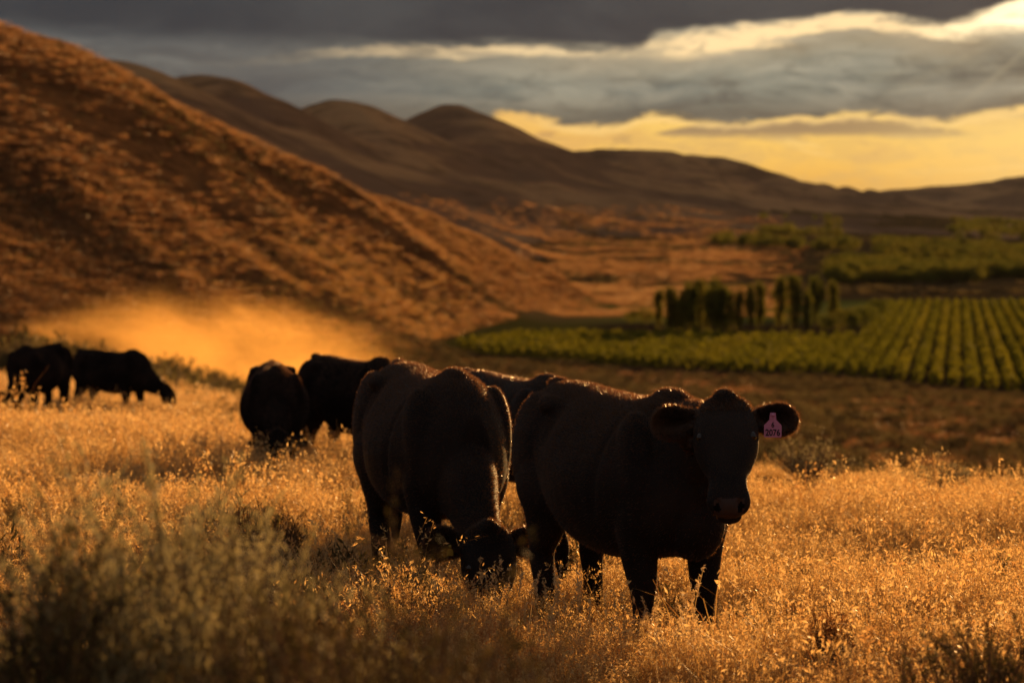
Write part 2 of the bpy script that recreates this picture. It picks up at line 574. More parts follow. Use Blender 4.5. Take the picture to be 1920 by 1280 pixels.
ZN = [('meadow_ground', mat_meadow()), ('slope_ground', mat_slope()), ('valley_floor', mat_valley()), ('near_hill', mat_hill(True)), ('far_hills', mat_hill(False))]
for k, (nm, mt) in enumerate(ZN):
    f = Ft[zone == k]
    if not len(f):
        continue
    used, inv = np.unique(f.ravel(), return_inverse=True)
    me = mesh_np(nm, Vt[used], inv.reshape(-1, 4), True)
    me.normals_split_custom_set_from_vertices([tuple(v) for v in nrm[used]])
    tag(link(nm, me, mt), {'meadow_ground': 'dry meadow soil under the grass and the cattle', 'slope_ground': 'brushy slope falling from the meadow to the valley',
        'valley_floor': 'valley floor with vineyard and fields', 'near_hill': 'large dry grass hill at the left', 'far_hills': 'row of rounded dry hills receding to the right'}[nm], kind='structure')
print('ZONES', [(zone == k).sum() for k in range(5)])


# ------------------------------------------------------------------ instancing for uncountable ground cover
def scatter(name, pts, rot, scl, idx, sources, label):
    src = bpy.data.collections.new(name + '_kinds')       # not linked to the scene
    for k, (nm, me) in enumerate(sources):
        o = bpy.data.objects.new('%02d_%s' % (k, nm), me)
        src.objects.link(o)
    me = bpy.data.meshes.new(name)
    me.vertices.add(len(pts))
    me.vertices.foreach_set('co', np.asarray(pts, dtype=np.float32).ravel())
    a = me.attributes.new('rot', 'FLOAT_VECTOR', 'POINT')
    a.data.foreach_set('vector', np.asarray(rot, dtype=np.float32).ravel())
    a = me.attributes.new('scl', 'FLOAT_VECTOR', 'POINT')
    a.data.foreach_set('vector', np.asarray(scl, dtype=np.float32).ravel())
    a = me.attributes.new('idx', 'INT', 'POINT')
    a.data.foreach_set('value', np.asarray(idx, dtype=np.int32))
    o = link(name, me)
    ng = bpy.data.node_groups.new(name, 'GeometryNodeTree')
    ng.interface.new_socket('Geometry', in_out='INPUT', socket_type='NodeSocketGeometry')
    ng.interface.new_socket('Geometry', in_out='OUTPUT', socket_type='NodeSocketGeometry')
    N = ng.nodes
    gi = N.new('NodeGroupInput')
    go = N.new('NodeGroupOutput')
    ip = N.new('GeometryNodeInstanceOnPoints')
    ci = N.new('GeometryNodeCollectionInfo')
    ci.inputs['Collection'].default_value = src
    ci.inputs['Separate Children'].default_value = True
    ci.inputs['Reset Children'].default_value = True

    def na(nm, dt):
        n = N.new('GeometryNodeInputNamedAttribute')
        n.data_type = dt
        n.inputs['Name'].default_value = nm
        return n.outputs['Attribute']
    L = ng.links
    L.new(gi.outputs[0], ip.inputs['Points'])
    L.new(ci.outputs[0], ip.inputs['Instance'])
    ip.inputs['Pick Instance'].default_value = True
    L.new(na('idx', 'INT'), ip.inputs['Instance Index'])
    L.new(na('rot', 'FLOAT_VECTOR'), ip.inputs['Rotation'])
    L.new(na('scl', 'FLOAT_VECTOR'), ip.inputs['Scale'])
    L.new(ip.outputs[0], go.inputs[0])
    md = o.modifiers.new('scatter', 'NODES')
    md.node_group = ng
    tag(o, label, kind='stuff')
    return o


# ------------------------------------------------------------------ vegetation materials
def mat_blade(name, c0, c1, c2, trans=0.5, rough=0.45, spec=0.4, nscale=9.0):
    m, s = surf(name)
    rnd = s.node('ShaderNodeObjectInfo').outputs['Random']
    nz = s.noise(s.node('ShaderNodeTexCoord').outputs['Object'], nscale, 2, 0.5)
    c = s.mix(s.step(rnd, 0.1, 0.9), c0, c1)
    c = s.mix(s.step(nz, 0.45, 0.65), c, c2)
    p = principled(s, c, rough, spec)
    t = s.node('ShaderNodeBsdfTranslucent')
    s.t.links.new(c, t.inputs[0])
    mx = s.node('ShaderNodeMixShader')
    mx.inputs[0].default_value = trans
    s.t.links.new(p, mx.inputs[1])
    s.t.links.new(t.outputs[0], mx.inputs[2])
    out(s, mx.outputs[0])
    return m


M_STRAW = mat_blade('straw grass', (0.46, 0.26, 0.075), (0.60, 0.37, 0.12), (0.36, 0.16, 0.05), 0.55)
M_RUST = mat_blade('rusty dry grass', (0.36, 0.14, 0.045), (0.50, 0.23, 0.07), (0.27, 0.10, 0.033), 0.5)
M_HILLG = mat_blade('hillside grass', (0.27, 0.128, 0.048), (0.40, 0.21, 0.080), (0.18, 0.080, 0.031), 0.5)
M_SEED = mat_blade('seed heads', (0.86, 0.57, 0.23), (0.90, 0.65, 0.30), (0.62, 0.34, 0.12), 0.65)
M_SAGE = mat_blade('sage leaves', (0.40, 0.35, 0.19), (0.46, 0.40, 0.22), (0.31, 0.27, 0.13), 0.5, 0.6, 0.25)
M_TWIG = mat_blade('woody twigs', (0.22, 0.12, 0.055), (0.27, 0.15, 0.075), (0.16, 0.08, 0.04), 0.0, 0.8, 0.15)
M_SCRUB = mat_blade('scrub leaves', (0.20, 0.165, 0.060), (0.28, 0.21, 0.075), (0.14, 0.11, 0.042), 0.4, 0.7, 0.15)
M_BRUSH = mat_blade('dark brush', (0.075, 0.065, 0.025), (0.13, 0.095, 0.035), (0.05, 0.045, 0.018), 0.3, 0.7, 0.15)
M_POPLAR = mat_blade('poplar leaves', (0.13, 0.14, 0.020), (0.20, 0.18, 0.027), (0.09, 0.098, 0.016), 0.55, 0.8, 0.1, 0.6)
M_VINE = mat_blade('vine leaves', (0.150, 0.150, 0.014), (0.19, 0.175, 0.016), (0.095, 0.095, 0.011), 0.5, 0.8, 0.1, 0.25)
M_BARK = mat_blade('bark', (0.12, 0.08, 0.05), (0.16, 0.10, 0.06), (0.08, 0.05, 0.035), 0.0, 0.9, 0.1)
M_WHEAT = mat_blade('pale stalks', (0.66, 0.46, 0.22), (0.76, 0.55, 0.28), (0.50, 0.33, 0.14), 0.5)


# ------------------------------------------------------------------ grass meshes
def blades(n, radius, h0, h1, w, lean=0.25, curl=0.5, segs=4, r=rng, spread=1.0):
    bx = r.normal(0, radius * 0.5, n)
    by = r.normal(0, radius * 0.5, n)
    h = r.uniform(h0, h1, n)
    th = r.uniform(0, 2 * np.pi, n)
    ln = np.abs(r.normal(0, lean, n)) * spread
    cu = np.abs(r.normal(0, curl, n))
    t = np.linspace(0, 1, segs + 1)
    off = h[:, None] * (ln[:, None] * t + cu[:, None] * t ** 3)
    zz = h[:, None] * (t - 0.30 * np.minimum(cu[:, None], 1.3) * t ** 3.2)
    cx = bx[:, None] + np.cos(th)[:, None] * off
    cyy = by[:, None] + np.sin(th)[:, None] * off
    wa = r.uniform(0, np.pi, n)
    ww = w * r.uniform(0.6, 1.3, n)[:, None] * (1 - 0.75 * t)[None, :]
    ox = np.cos(wa)[:, None] * ww * 0.5
    oy = np.sin(wa)[:, None] * ww * 0.5
    A = np.stack([cx - ox, cyy - oy, zz], -1)
    B = np.stack([cx + ox, cyy + oy, zz], -1)
    V = np.stack([A, B], 2).reshape(-1, 3)
    k = np.arange(segs)
    base = (np.arange(n) * (segs + 1) * 2)[:, None] + k[None, :] * 2
    Fq = np.stack([base, base + 1, base + 3, base + 2], -1).reshape(-1, 4)
    tips = np.stack([cx[:, -1], cyy[:, -1], zz[:, -1]], -1)
    pre = np.stack([cx[:, -2], cyy[:, -2], zz[:, -2]], -1)
    return V, Fq, tips, pre


def seeds(tips, pre, per, size, spread, r=rng):
    n = len(tips)
    T = np.repeat(tips, per, 0)
    Q = np.repeat(pre, per, 0)
    f = r.uniform(-0.1, 0.9, len(T))[:, None]
    c = T + (Q - T) * f + r.normal(0, spread, (len(T), 3))
    d = r.normal(0, 1, (len(T), 3))
    d[:, 2] += 0.8
    d /= np.linalg.norm(d, axis=1)[:, None]
    e = np.cross(d, r.normal(0, 1, (len(T), 3)))
    e /= np.linalg.norm(e, axis=1)[:, None]
    s = size * r.uniform(0.6, 1.5, len(T))[:, None]
    V = np.stack([c - d * s, c - e * s * 0.32, c + d * s, c + e * s * 0.32], 1).reshape(-1, 3)
    Fq = (np.arange(len(T)) * 4)[:, None] + np.arange(4)[None, :]
    return V, Fq


def combine(parts):
    """parts: list of (V, F, matindex)"""
    Vs, Fs, Ms, o = [], [], [], 0
    for V, Fq, mi in parts:
        Vs.append(V)
        Fs.append(Fq + o)
        Ms.append(np.full(len(Fq), mi, dtype=np.int32))
        o += len(V)
    return np.concatenate(Vs), np.concatenate(Fs), np.concatenate(Ms)


def multi(name, parts, mats):
    V, Fq, Mi = combine(parts)
    me = mesh_np(name, V, Fq)
    for m in mats:
        me.materials.append(m)
    me.polygons.foreach_set('material_index', Mi)
    return me


def grass_clump(name, n, radius, h0, h1, w, lean, curl, m_blade, per=5, ssize=0.008, sspread=0.008, frac=0.6):
    V, Fq, tips, pre = blades(n, radius, h0, h1, w, lean, curl)
    k = int(n * frac)
    parts = [(V, Fq, 0)]
    if k and per:
        sv, sf = seeds(tips[:k], pre[:k], per, ssize, sspread)
        parts.append((sv, sf, 1))
    return multi(name, parts, [m_blade, M_SEED])


def leaf_cloud(pts, size, r=rng, up=0.3, aspect=0.45):
    n = len(pts)
    d = r.normal(0, 1, (n, 3))
    d[:, 2] = np.abs(d[:, 2]) * 0.6 + up
    d /= np.linalg.norm(d, axis=1)[:, None]
    e = np.cross(d, r.normal(0, 1, (n, 3)))
    e /= np.linalg.norm(e, axis=1)[:, None]
    s = size * r.uniform(0.5, 1.4, n)[:, None]
    V = np.stack([pts - d * s, pts - e * s * aspect, pts + d * s, pts + e * s * aspect], 1).reshape(-1, 3)
    Fq = (np.arange(n) * 4)[:, None] + np.arange(4)[None, :]
    return V, Fq


def tubes(paths, radii, n=5):
    """paths (m,k,3), radii (m,k) -> quads"""
    m, k, _ = paths.shape
    tan = np.gradient(paths, axis=1)
    tan /= np.linalg.norm(tan, axis=2, keepdims=True) + 1e-9
    ref = np.zeros_like(tan)
    ref[..., 0] = 1.0
    a = np.cross(tan, ref)
    a /= np.linalg.norm(a, axis=2, keepdims=True) + 1e-9
    b = np.cross(tan, a)
    ph = np.linspace(0, 2 * np.pi, n, endpoint=False)
    V = paths[:, :, None, :] + radii[:, :, None, None] * (np.cos(ph)[None, None, :, None] * a[:, :, None, :] + np.sin(ph)[None, None, :, None] * b[:, :, None, :])
    V = V.reshape(-1, 3)
    mi, ki, ni = np.meshgrid(np.arange(m), np.arange(k - 1), np.arange(n), indexing='ij')
    nn = (ni + 1) % n
    q = lambda K, N_: (mi * k + K) * n + N_
    Fq = np.stack([q(ki, ni), q(ki, nn), q(ki + 1, nn), q(ki + 1, ni)], -1).reshape(-1, 4)
    return V, Fq


def bush_geo(h, r0, stems, leaves, leaf, seed, flat=1.0, twig=0.004, lean=0.0):
    """a many-stemmed shrub: stems fan from the base, each carries side twigs with small leaves along them"""
    r = np.random.default_rng(seed)
    th = r.uniform(0, 2 * np.pi, stems)
    sp = np.sqrt(r.uniform(0, 1, stems))
    hh = h * (1 - 0.45 * sp ** 2) * r.uniform(0.72, 1.08, stems) * flat
    t = np.linspace(0, 1, 7)
    outr = r0 * sp
    X = np.cos(th)[:, None] * outr[:, None] * (t ** 0.8)[None] + lean * h * t[None] ** 1.5
    Y = np.sin(th)[:, None] * outr[:, None] * (t ** 0.8)[None]
    Z = hh[:, None] * (t ** 1.15)[None]
    wob = np.cumsum(r.normal(0, 0.014 * h, (stems, 7, 3)), 1) * t[None, :, None]
    main = np.stack([X, Y, Z], -1) + wob
    rad_ = twig * np.linspace(2.2, 0.5, 7)[None] * np.ones((stems, 1))
    # side twigs
    k = 8
    tt = r.uniform(0.30, 1.0, (stems, k))
    i0 = np.minimum((tt * 6).astype(int), 5)
    fr = tt * 6 - i0
    idx = np.arange(stems)[:, None]
    st = main[idx, i0] * (1 - fr[..., None]) + main[idx, i0 + 1] * fr[..., None]
    dr = r.normal(0, 0.6, (stems, k, 3)) + np.stack([np.cos(th) * 0.3, np.sin(th) * 0.3, np.full(stems, 1.1)], -1)[:, None]
    dr /= np.linalg.norm(dr, axis=2, keepdims=True)
    ln = h * r.uniform(0.12, 0.26, (stems, k, 1))
    s2 = np.linspace(0, 1, 3)
    side = st[:, :, None, :] + dr[:, :, None, :] * ln[..., None] * s2[None, None, :, None]
    side = side.reshape(-1, 3, 3)
    V1, F1 = tubes(main, rad_, 4)
    V2, F2 = tubes(side, twig * np.linspace(0.8, 0.4, 3)[None] * np.ones((len(side), 1)), 3)
    Vb, Fb, _ = combine([(V1, F1, 0), (V2, F2, 0)])
    # leaves along the side twigs and stem tops
    nl = leaves
    pick = r.integers(0, len(side), nl)
    f = r.uniform(0, 1.05, nl)[:, None]
    pts = side[pick, 0] * (1 - f) + side[pick, 2] * f + r.normal(0, leaf * 0.7, (nl, 3))
    Vl, Fl = leaf_cloud(pts, leaf, r, 0.9, 0.28)
    return (Vb, Fb), (Vl, Fl)


# ------------------------------------------------------------------ the cattle
def chain(pts, ra, rb, n=20, up=(0, 0, 1), caps=True):
    """closed tube through pts with elliptical sections: ra sideways, rb along the up-ish direction"""
    p = np.array(pts, float)
    # resample smoothly
    k = len(p)
    tt = np.linspace(0, k - 1, (k - 1) * 5 + 1)

    def cr(a):
        a = np.asarray(a, float)
        res = []
        for t in tt:
            i = min(int(t), k - 2)
            f = t - i
            p0 = a[max(i - 1, 0)]; p1 = a[i]; p2 = a[i + 1]; p3 = a[min(i + 2, k - 1)]
            res.append(0.5 * ((2 * p1) + (-p0 + p2) * f + (2 * p0 - 5 * p1 + 4 * p2 - p3) * f * f + (-p0 + 3 * p1 - 3 * p2 + p3) * f ** 3))
        return np.array(res)
    p = cr(p)
    ra = np.maximum(cr(ra), 0.004)
    rb = np.maximum(cr(rb), 0.004)
    tan = np.gradient(p, axis=0)
    tan /= np.linalg.norm(tan, axis=1)[:, None]
    upv = np.array(up, float)
    side = np.cross(upv[None], tan)
    side /= np.linalg.norm(side, axis=1)[:, None] + 1e-9
    u2 = np.cross(tan, side)
    ph = np.linspace(0, 2 * np.pi, n, endpoint=False)
    V = p[:, None] + np.cos(ph)[None, :, None] * side[:, None] * ra[:, None, None] + np.sin(ph)[None, :, None] * u2[:, None] * rb[:, None, None]
    m = len(p)
    V = V.reshape(-1, 3)
    V = np.concatenate([V, [p[0] - tan[0] * rb[0] * 0.6], [p[-1] + tan[-1] * rb[-1] * 0.6]])
    ki, ni = np.meshgrid(np.arange(m - 1), np.arange(n), indexing='ij')
    nn = (ni + 1) % n
    Fq = np.stack([ki * n + ni, ki * n + nn, (ki + 1) * n + nn, (ki + 1) * n + ni], -1).reshape(-1, 4)
    i = np.arange(n)
    j = (i + 1) % n
    c0 = np.stack([j, i, np.full(n, m * n)], 1)
    c1 = np.stack([(m - 1) * n + i, (m - 1) * n + j, np.full(n, m * n + 1)], 1)
    return V, Fq, np.concatenate([c0, c1])


def ellipsoid(c, r, n=16, rot=None):
    ph = np.linspace(0, np.pi, n // 2 + 1)[1:-1]
    th = np.linspace(0, 2 * np.pi, n, endpoint=False)
    V = np.stack([np.sin(ph)[:, None] * np.cos(th)[None], np.sin(ph)[:, None] * np.sin(th)[None], np.cos(ph)[:, None] * np.ones(n)[None]], -1).reshape(-1, 3)
    V = np.concatenate([V, [[0, 0, 1]], [[0, 0, -1]]]) * np.array(r)
    if rot is not None:
        V = V @ np.array(rot).T
    V = V + np.array(c)
    m = len(ph)
    ki, ni = np.meshgrid(np.arange(m - 1), np.arange(n), indexing='ij')
    nn = (ni + 1) % n
    Fq = np.stack([ki * n + ni, (ki + 1) * n + ni, (ki + 1) * n + nn, ki * n + nn], -1).reshape(-1, 4)
    i = np.arange(n); j = (i + 1) % n
    c0 = np.stack([i, j, np.full(n, m * n)], 1)
    c1 = np.stack([(m - 1) * n + j, (m - 1) * n + i, np.full(n, m * n + 1)], 1)
    return V, Fq, np.concatenate([c0, c1])


def lofted(rings):
    """rings: (m,n,3) closed with caps"""
    m, n, _ = rings.shape
    V = np.concatenate([rings.reshape(-1, 3), rings[0].mean(0)[None], rings[-1].mean(0)[None]])
    ki, ni = np.meshgrid(np.arange(m - 1), np.arange(n), indexing='ij')
    nn = (ni + 1) % n
    Fq = np.stack([ki * n + ni, ki * n + nn, (ki + 1) * n + nn, (ki + 1) * n + ni], -1).reshape(-1, 4)
    i = np.arange(n); j = (i + 1) % n
    c0 = np.stack([j, i, np.full(n, m * n)], 1)
    c1 = np.stack([(m - 1) * n + i, (m - 1) * n + j, np.full(n, m * n + 1)], 1)
    return V, Fq, np.concatenate([c0, c1])


def interp_rows(rows, xs):
    rows = np.array(rows, float)
    x0 = rows[:, 0]
    res = [xs]
    for c in range(1, rows.shape[1]):
        # smooth (monotone-ish) interpolation
        y = rows[:, c]
        m = np.gradient(y, x0)
        i = np.clip(np.searchsorted(x0, xs) - 1, 0, len(x0) - 2)
        h = x0[i + 1] - x0[i]
        t = (xs - x0[i]) / h
        res.append((2 * t ** 3 - 3 * t ** 2 + 1) * y[i] + (t ** 3 - 2 * t ** 2 + t) * h * m[i] + (-2 * t ** 3 + 3 * t ** 2) * y[i + 1] + (t ** 3 - t ** 2) * h * m[i + 1])
    return np.stack(res, 1)


def torso():
    rows = [  # x, top, bottom, half width
        (-0.90, 1.17, 0.98, 0.07), (-0.86, 1.25, 0.88, 0.17), (-0.78, 1.325, 0.80, 0.235), (-0.66, 1.345, 0.76, 0.270), (-0.50, 1.350, 0.66, 0.300),
        (-0.32, 1.335, 0.585, 0.345), (-0.12, 1.320, 0.515, 0.385), (0.08, 1.310, 0.495, 0.395), (0.26, 1.325, 0.510, 0.370), (0.42, 1.350, 0.540, 0.330),
        (0.56, 1.345, 0.56, 0.290), (0.68, 1.30, 0.60, 0.240), (0.78, 1.23, 0.70, 0.170), (0.85, 1.14, 0.80, 0.09)]
    xs = np.linspace(-0.90, 0.85, 60)
    R_ = interp_rows(rows, xs)
    ph = np.linspace(0, 2 * np.pi, 40, endpoint=False)
    c, s = np.cos(ph), np.sin(ph)
    rings = []
    for x, top, bot, w in R_:
        zc, hh = (top + bot) / 2, (top - bot) / 2
        yy = w * np.sign(c) * np.abs(c) ** 0.82 * (1 - 0.26 * np.clip(s, 0, 1) ** 1.6)
        zz = zc + hh * np.sign(s) * np.abs(s) ** 0.92 - 0.03 * (1 - np.abs(s))
        rings.append(np.stack([np.full_like(yy, x), yy, zz], -1))
    return lofted(np.array(rings))


def head_geo():
    """head in its own frame: x from poll to muzzle, z out of the forehead"""
    rows = [  # s, half width, top, bottom
        (-0.07, 0.045, -0.02, -0.07), (-0.045, 0.088, 0.030, -0.12), (0.0, 0.116, 0.052, -0.155), (0.07, 0.134, 0.064, -0.185), (0.14, 0.140, 0.068, -0.205), (0.21, 0.134, 0.060, -0.212),
        (0.28, 0.112, 0.046, -0.185), (0.35, 0.086, 0.034, -0.150), (0.42, 0.082, 0.026, -0.125), (0.475, 0.092, 0.018, -0.118), (0.515, 0.090, 0.006, -0.112), (0.545, 0.068, -0.015, -0.100), (0.56, 0.035, -0.035, -0.08)]
    xs = np.linspace(-0.07, 0.56, 44)
    R_ = interp_rows(rows, xs)
    ph = np.linspace(0, 2 * np.pi, 32, endpoint=False)
    c, s = np.cos(ph), np.sin(ph)
    rings = []
    for x, w, top, bot in R_:
        w = w * 1.07
        zc = top - 0.42 * (top - bot)
        zz = np.where(s > 0, zc + (top - zc) * np.abs(s) ** 0.75, zc - (zc - bot) * np.abs(s) ** 0.9)
        yy = w * np.sign(c) * np.abs(c) ** 0.72 * (1 - 0.30 * np.clip(-s, 0, 1) ** 1.3)
        rings.append(np.stack([np.full_like(yy, x), yy, zz], -1))
    return lofted(np.array(rings))


def ear_geo(sgn, droop=0.15, back=0.25, L=0.235, W=0.086):
    nt, nq = 22, 15
    t = np.linspace(0, 1, nt)
    q = np.linspace(-1, 1, nq)
    w = np.where(t < 0.62, 0.030 + (W - 0.030) * np.sin(np.pi / 2 * np.clip(t / 0.62, 0, 1)) ** 1.3, W * np.sqrt(np.clip(1 - ((t - 0.62) / 0.38) ** 2, 0.0, 1)))
    w = np.maximum(w, 0.006)
    cup = 0.055 * np.sin(np.pi * np.clip(t * 0.9 + 0.08, 0, 1))
    ax = np.array([droop, sgn * 1.0, -back])       # along the ear
    ax /= np.linalg.norm(ax)
    xx = np.array([1.0, 0, 0])
    xx = xx - ax * np.dot(xx, ax)
    xx /= np.linalg.norm(xx)                        # across the ear (down the face)
    fr = np.cross(xx, ax) * sgn                     # towards the front
    fr = fr if fr[2] > 0 else -fr
    base = np.array([0.030, sgn * 0.105, -0.020])
    Pm = base[None, None] + ax[None, None] * (L * t)[:, None, None] + xx[None, None] * (w[:, None] * q[None])[..., None]
    Pf = Pm + fr[None, None] * (-(cup[:, None]) * (1 - q[None] ** 2) + 0.004)[..., None]
    Pb = Pf - fr[None, None] * (0.016 + 0.012 * (1 - t)[:, None] * np.ones_like(q)[None])[..., None]
    ring = np.concatenate([Pf, Pb[:, ::-1]], 1)
    return lofted(ring)


def cow_mesh(name, pose, vox):
    S = []
    S.append(torso())
    for sg in (-1, 1):
        S.append(ellipsoid((-0.64, sg * 0.185, 0.98), (0.24, 0.135, 0.32), 20))       # thigh
        S.append(ellipsoid((0.50, sg * 0.215, 0.98), (0.18, 0.095, 0.30), 20))        # shoulder
        S.append(ellipsoid((-0.47, sg * 0.215, 1.245), (0.085, 0.06, 0.055), 14))     # hook bone
        S.append(ellipsoid((-0.83, sg * 0.11, 1.20), (0.06, 0.05, 0.06), 12))         # pin bone
        S.append(ellipsoid((-0.78, sg * 0.10, 1.02), (0.12, 0.10, 0.20), 12))
        f = pose.get('fore', (0, 0))[0 if sg < 0 else 1]
        k = pose.get('hind', (0, 0))[0 if sg < 0 else 1]
        S.append(chain([(0.52, sg * 0.20, 1.0), (0.47, sg * 0.195, 0.78), (0.46 + f * 0.35, sg * 0.18, 0.60), (0.47 + f * 0.7, sg * 0.165, 0.42), (0.465 + f * 0.85, sg * 0.16, 0.30),
                        (0.465 + f, sg * 0.16, 0.14), (0.49 + f, sg * 0.16, 0.07), (0.51 + f, sg * 0.162, 0.01)],
                       [0.07, 0.11, 0.092, 0.070, 0.055, 0.056, 0.055, 0.066], [0.12, 0.16, 0.110, 0.076, 0.054, 0.060, 0.058, 0.078], 18, up=(1, 0, 0.01)))
        S.append(chain([(-0.60, sg * 0.17, 1.05), (-0.55, sg * 0.205, 0.82), (-0.58 + k * 0.3, sg * 0.195, 0.66), (-0.69 + k * 0.6, sg * 0.17, 0.50), (-0.715 + k * 0.7, sg * 0.165, 0.42),
                        (-0.69 + k * 0.9, sg * 0.165, 0.28), (-0.68 + k, sg * 0.165, 0.13), (-0.655 + k, sg * 0.165, 0.07), (-0.63 + k, sg * 0.168, 0.01)],
                       [0.10, 0.13, 0.110, 0.076, 0.068, 0.056, 0.056, 0.055, 0.066], [0.20, 0.23, 0.155, 0.100, 0.082, 0.060, 0.060, 0.056, 0.078], 18, up=(1, 0, 0.01)))
    S.append(ellipsoid((-0.80, 0, 1.320), (0.10, 0.05, 0.045), 14))                      # tail head
    S.append(ellipsoid((0.46, 0, 1.335), (0.15, 0.07, 0.045), 14))                       # withers
    S.append(ellipsoid((0.68, 0, 0.76), (0.20, 0.145, 0.21), 18))                        # brisket
    S.append(ellipsoid((-0.42, 0, 0.70), (0.14, 0.12, 0.11), 16))                        # udder
    sw = pose.get('tail', 0.0)
    S.append(chain([(-0.84, 0, 1.31), (-0.91, 0.0, 1.20), (-0.93, sw * 0.2, 0.98), (-0.93, sw * 0.5, 0.75), (-0.91, sw * 0.8, 0.56), (-0.90, sw, 0.42), (-0.89, sw * 1.05, 0.26)],
                   [0.040, 0.030, 0.024, 0.022, 0.030, 0.048, 0.022], [0.040, 0.030, 0.024, 0.022, 0.030, 0.044, 0.022], 12, up=(1, 0, 0.01)))
    # neck and head
    poll = np.array(pose['poll'], float)
    psi, th, ro = R(pose['yaw']), R(pose['pitch']), R(pose.get('roll', 0))
    Xh = np.array([math.cos(th) * math.cos(psi), math.cos(th) * math.sin(psi), -math.sin(th)])
    Zh = np.array([math.sin(th) * math.cos(psi), math.sin(th) * math.sin(psi), math.cos(th)])
    Yh = np.array([-math.sin(psi), math.cos(psi), 0.0])
    Yr = Yh * math.cos(ro) + Zh * math.sin(ro)
    Zr = Zh * math.cos(ro) - Yh * math.sin(ro)
    M = np.stack([Xh, Yr, Zr], 1)
    hs = pose.get('hs', 1.0)

    def H(v):
        return (np.asarray(v) * hs) @ M.T + poll
    a0 = np.array([0.40, 0, 1.00])
    e0 = H([0.045, 0, -0.085])
    mid = pose.get('neck')
    if mid is None:
        mid = [a0 * 0.6 + e0 * 0.4, a0 * 0.28 + e0 * 0.72]
    S.append(chain([a0, mid[0], mid[1], e0], [0.22, 0.175, 0.125, 0.095], [0.33, 0.265, 0.185, 0.115], 24, up=(0.35, 0, 1) if pose['poll'][2] > 1 else (1, 0, 0.6)))
    if pose['poll'][2] > 1:                                                                # loose throat skin
        S.append(chain([(0.66, 0, 0.86), (0.80, 0.01, 0.93), tuple(np.array(mid[1]) + np.array([0.0, 0, -0.16])), tuple(H([0.18, 0, -0.17]))], [0.07, 0.06, 0.05, 0.05], [0.14, 0.12, 0.08, 0.05], 14))
    V, Fq, Ft_ = head_geo()
    S.append((H(V), Fq, Ft_))
    for sg in (-1, 1):
        V, Fq, Ft_ = ear_geo(sg, *pose.get('ears', (0.12, 0.25)))
        S.append((H(V), Fq, Ft_))
        V, Fq, Ft_ = ellipsoid((0.165, sg * 0.108, 0.028), (0.045, 0.022, 0.020), 12)     # brow
        S.append((H(V), Fq, Ft_))
        V, Fq, Ft_ = ellipsoid((0.20, sg * 0.085, -0.10), (0.10, 0.035, 0.085), 14)       # cheek
        S.append((H(V), Fq, Ft_))
    V, Fq, Ft_ = ellipsoid((-0.035, 0, 0.02), (0.05, 0.062, 0.05), 14)                     # poll tuft
    S.append((H(V), Fq, Ft_))
    V, Fq, Ft_ = ellipsoid((0.525, 0, -0.112), (0.040, 0.060, 0.024), 14)                  # lower lip
    S.append((H(V), Fq, Ft_))
    Vs, Qs, Ts, o = [], [], [], 0
    for v, q, t in S:
        Vs.append(v); Qs.append(q + o); Ts.append(t + o); o += len(v)
    raw = mesh_np(name + '_raw', np.concatenate(Vs), [np.concatenate(Qs), np.concatenate(Ts)])
    tmp = bpy.data.objects.new('tmp', raw)
    COL.objects.link(tmp)
    rm = tmp.modifiers.new('r', 'REMESH')
    rm.mode = 'VOXEL'
    rm.voxel_size = vox
    rm.use_smooth_shade = True
    sm = tmp.modifiers.new('s', 'SMOOTH')
    sm.factor = 0.5
    sm.iterations = int(round(0.075 / vox))
    dg = bpy.context.evaluated_depsgraph_get()
    me = bpy.data.meshes.new_from_object(tmp.evaluated_get(dg))
    bpy.data.objects.remove(tmp)
    bpy.data.meshes.remove(raw)
    me.name = name
    n = len(me.vertices)
    co = np.empty(n * 3, dtype=np.float32)
    me.vertices.foreach_get('co', co)
    co = co.reshape(-1, 3).astype(float)
    no = np.empty(n * 3, dtype=np.float32)
    me.vertices.foreach_get('normal', no)
    no = no.reshape(-1, 3)
    # surface relief: ribs, shoulder edge, flank hollow
    x, y, z = co[:, 0], co[:, 1], co[:, 2]
    inb = sstep(x, -0.35, -0.2) * (1 - sstep(x, 0.25, 0.42)) * sstep(np.abs(y), 0.12, 0.3) * sstep(z, 0.65, 0.8) * (1 - sstep(z, 1.12, 1.25))
    d = inb * 0.0006 * np.sin((x + 0.15 * (z - 1)) * 2 * np.pi / 0.095)
    flank = np.exp(-((x + 0.36) / 0.08) ** 2 - ((z - 1.14) / 0.10) ** 2) * sstep(np.abs(y), 0.1, 0.2)
    d = d - 0.030 * flank
    crease = np.exp(-((x - 0.30 - 0.12 * (z - 0.9)) / 0.028) ** 2) * sstep(z, 0.68, 0.8) * (1 - sstep(z, 1.15, 1.3)) * sstep(np.abs(y), 0.1, 0.22)
    d = d - 0.014 * crease
    d = d + 0.004 * np.sin(x * 9 + 1.3) * np.sin(z * 11 + y * 5)
    co = co + no * d[:, None]
    # nostrils and mouth line in head space
    loc = (co - poll) @ M / hs
    for sg in (-1, 1):
        dn = np.sqrt(((loc[:, 0] - 0.525) / 0.020) ** 2 + ((loc[:, 1] - sg * 0.050) / 0.015) ** 2 + ((loc[:, 2] + 0.030) / 0.035) ** 2)
        k = np.exp(-dn ** 2)
        co = co - (M @ np.array([0.022, sg * 0.008, 0.012]))[None] * k[:, None] * hs
    ln = np.exp(-((loc[:, 2] + 0.088) / 0.006) ** 2) * sstep(loc[:, 0], 0.40, 0.46) * (loc[:, 0] < 0.62)
    co = co - no * (0.008 * ln)[:, None]
    me.vertices.foreach_set('co', co.astype(np.float32).ravel())
    me.update()
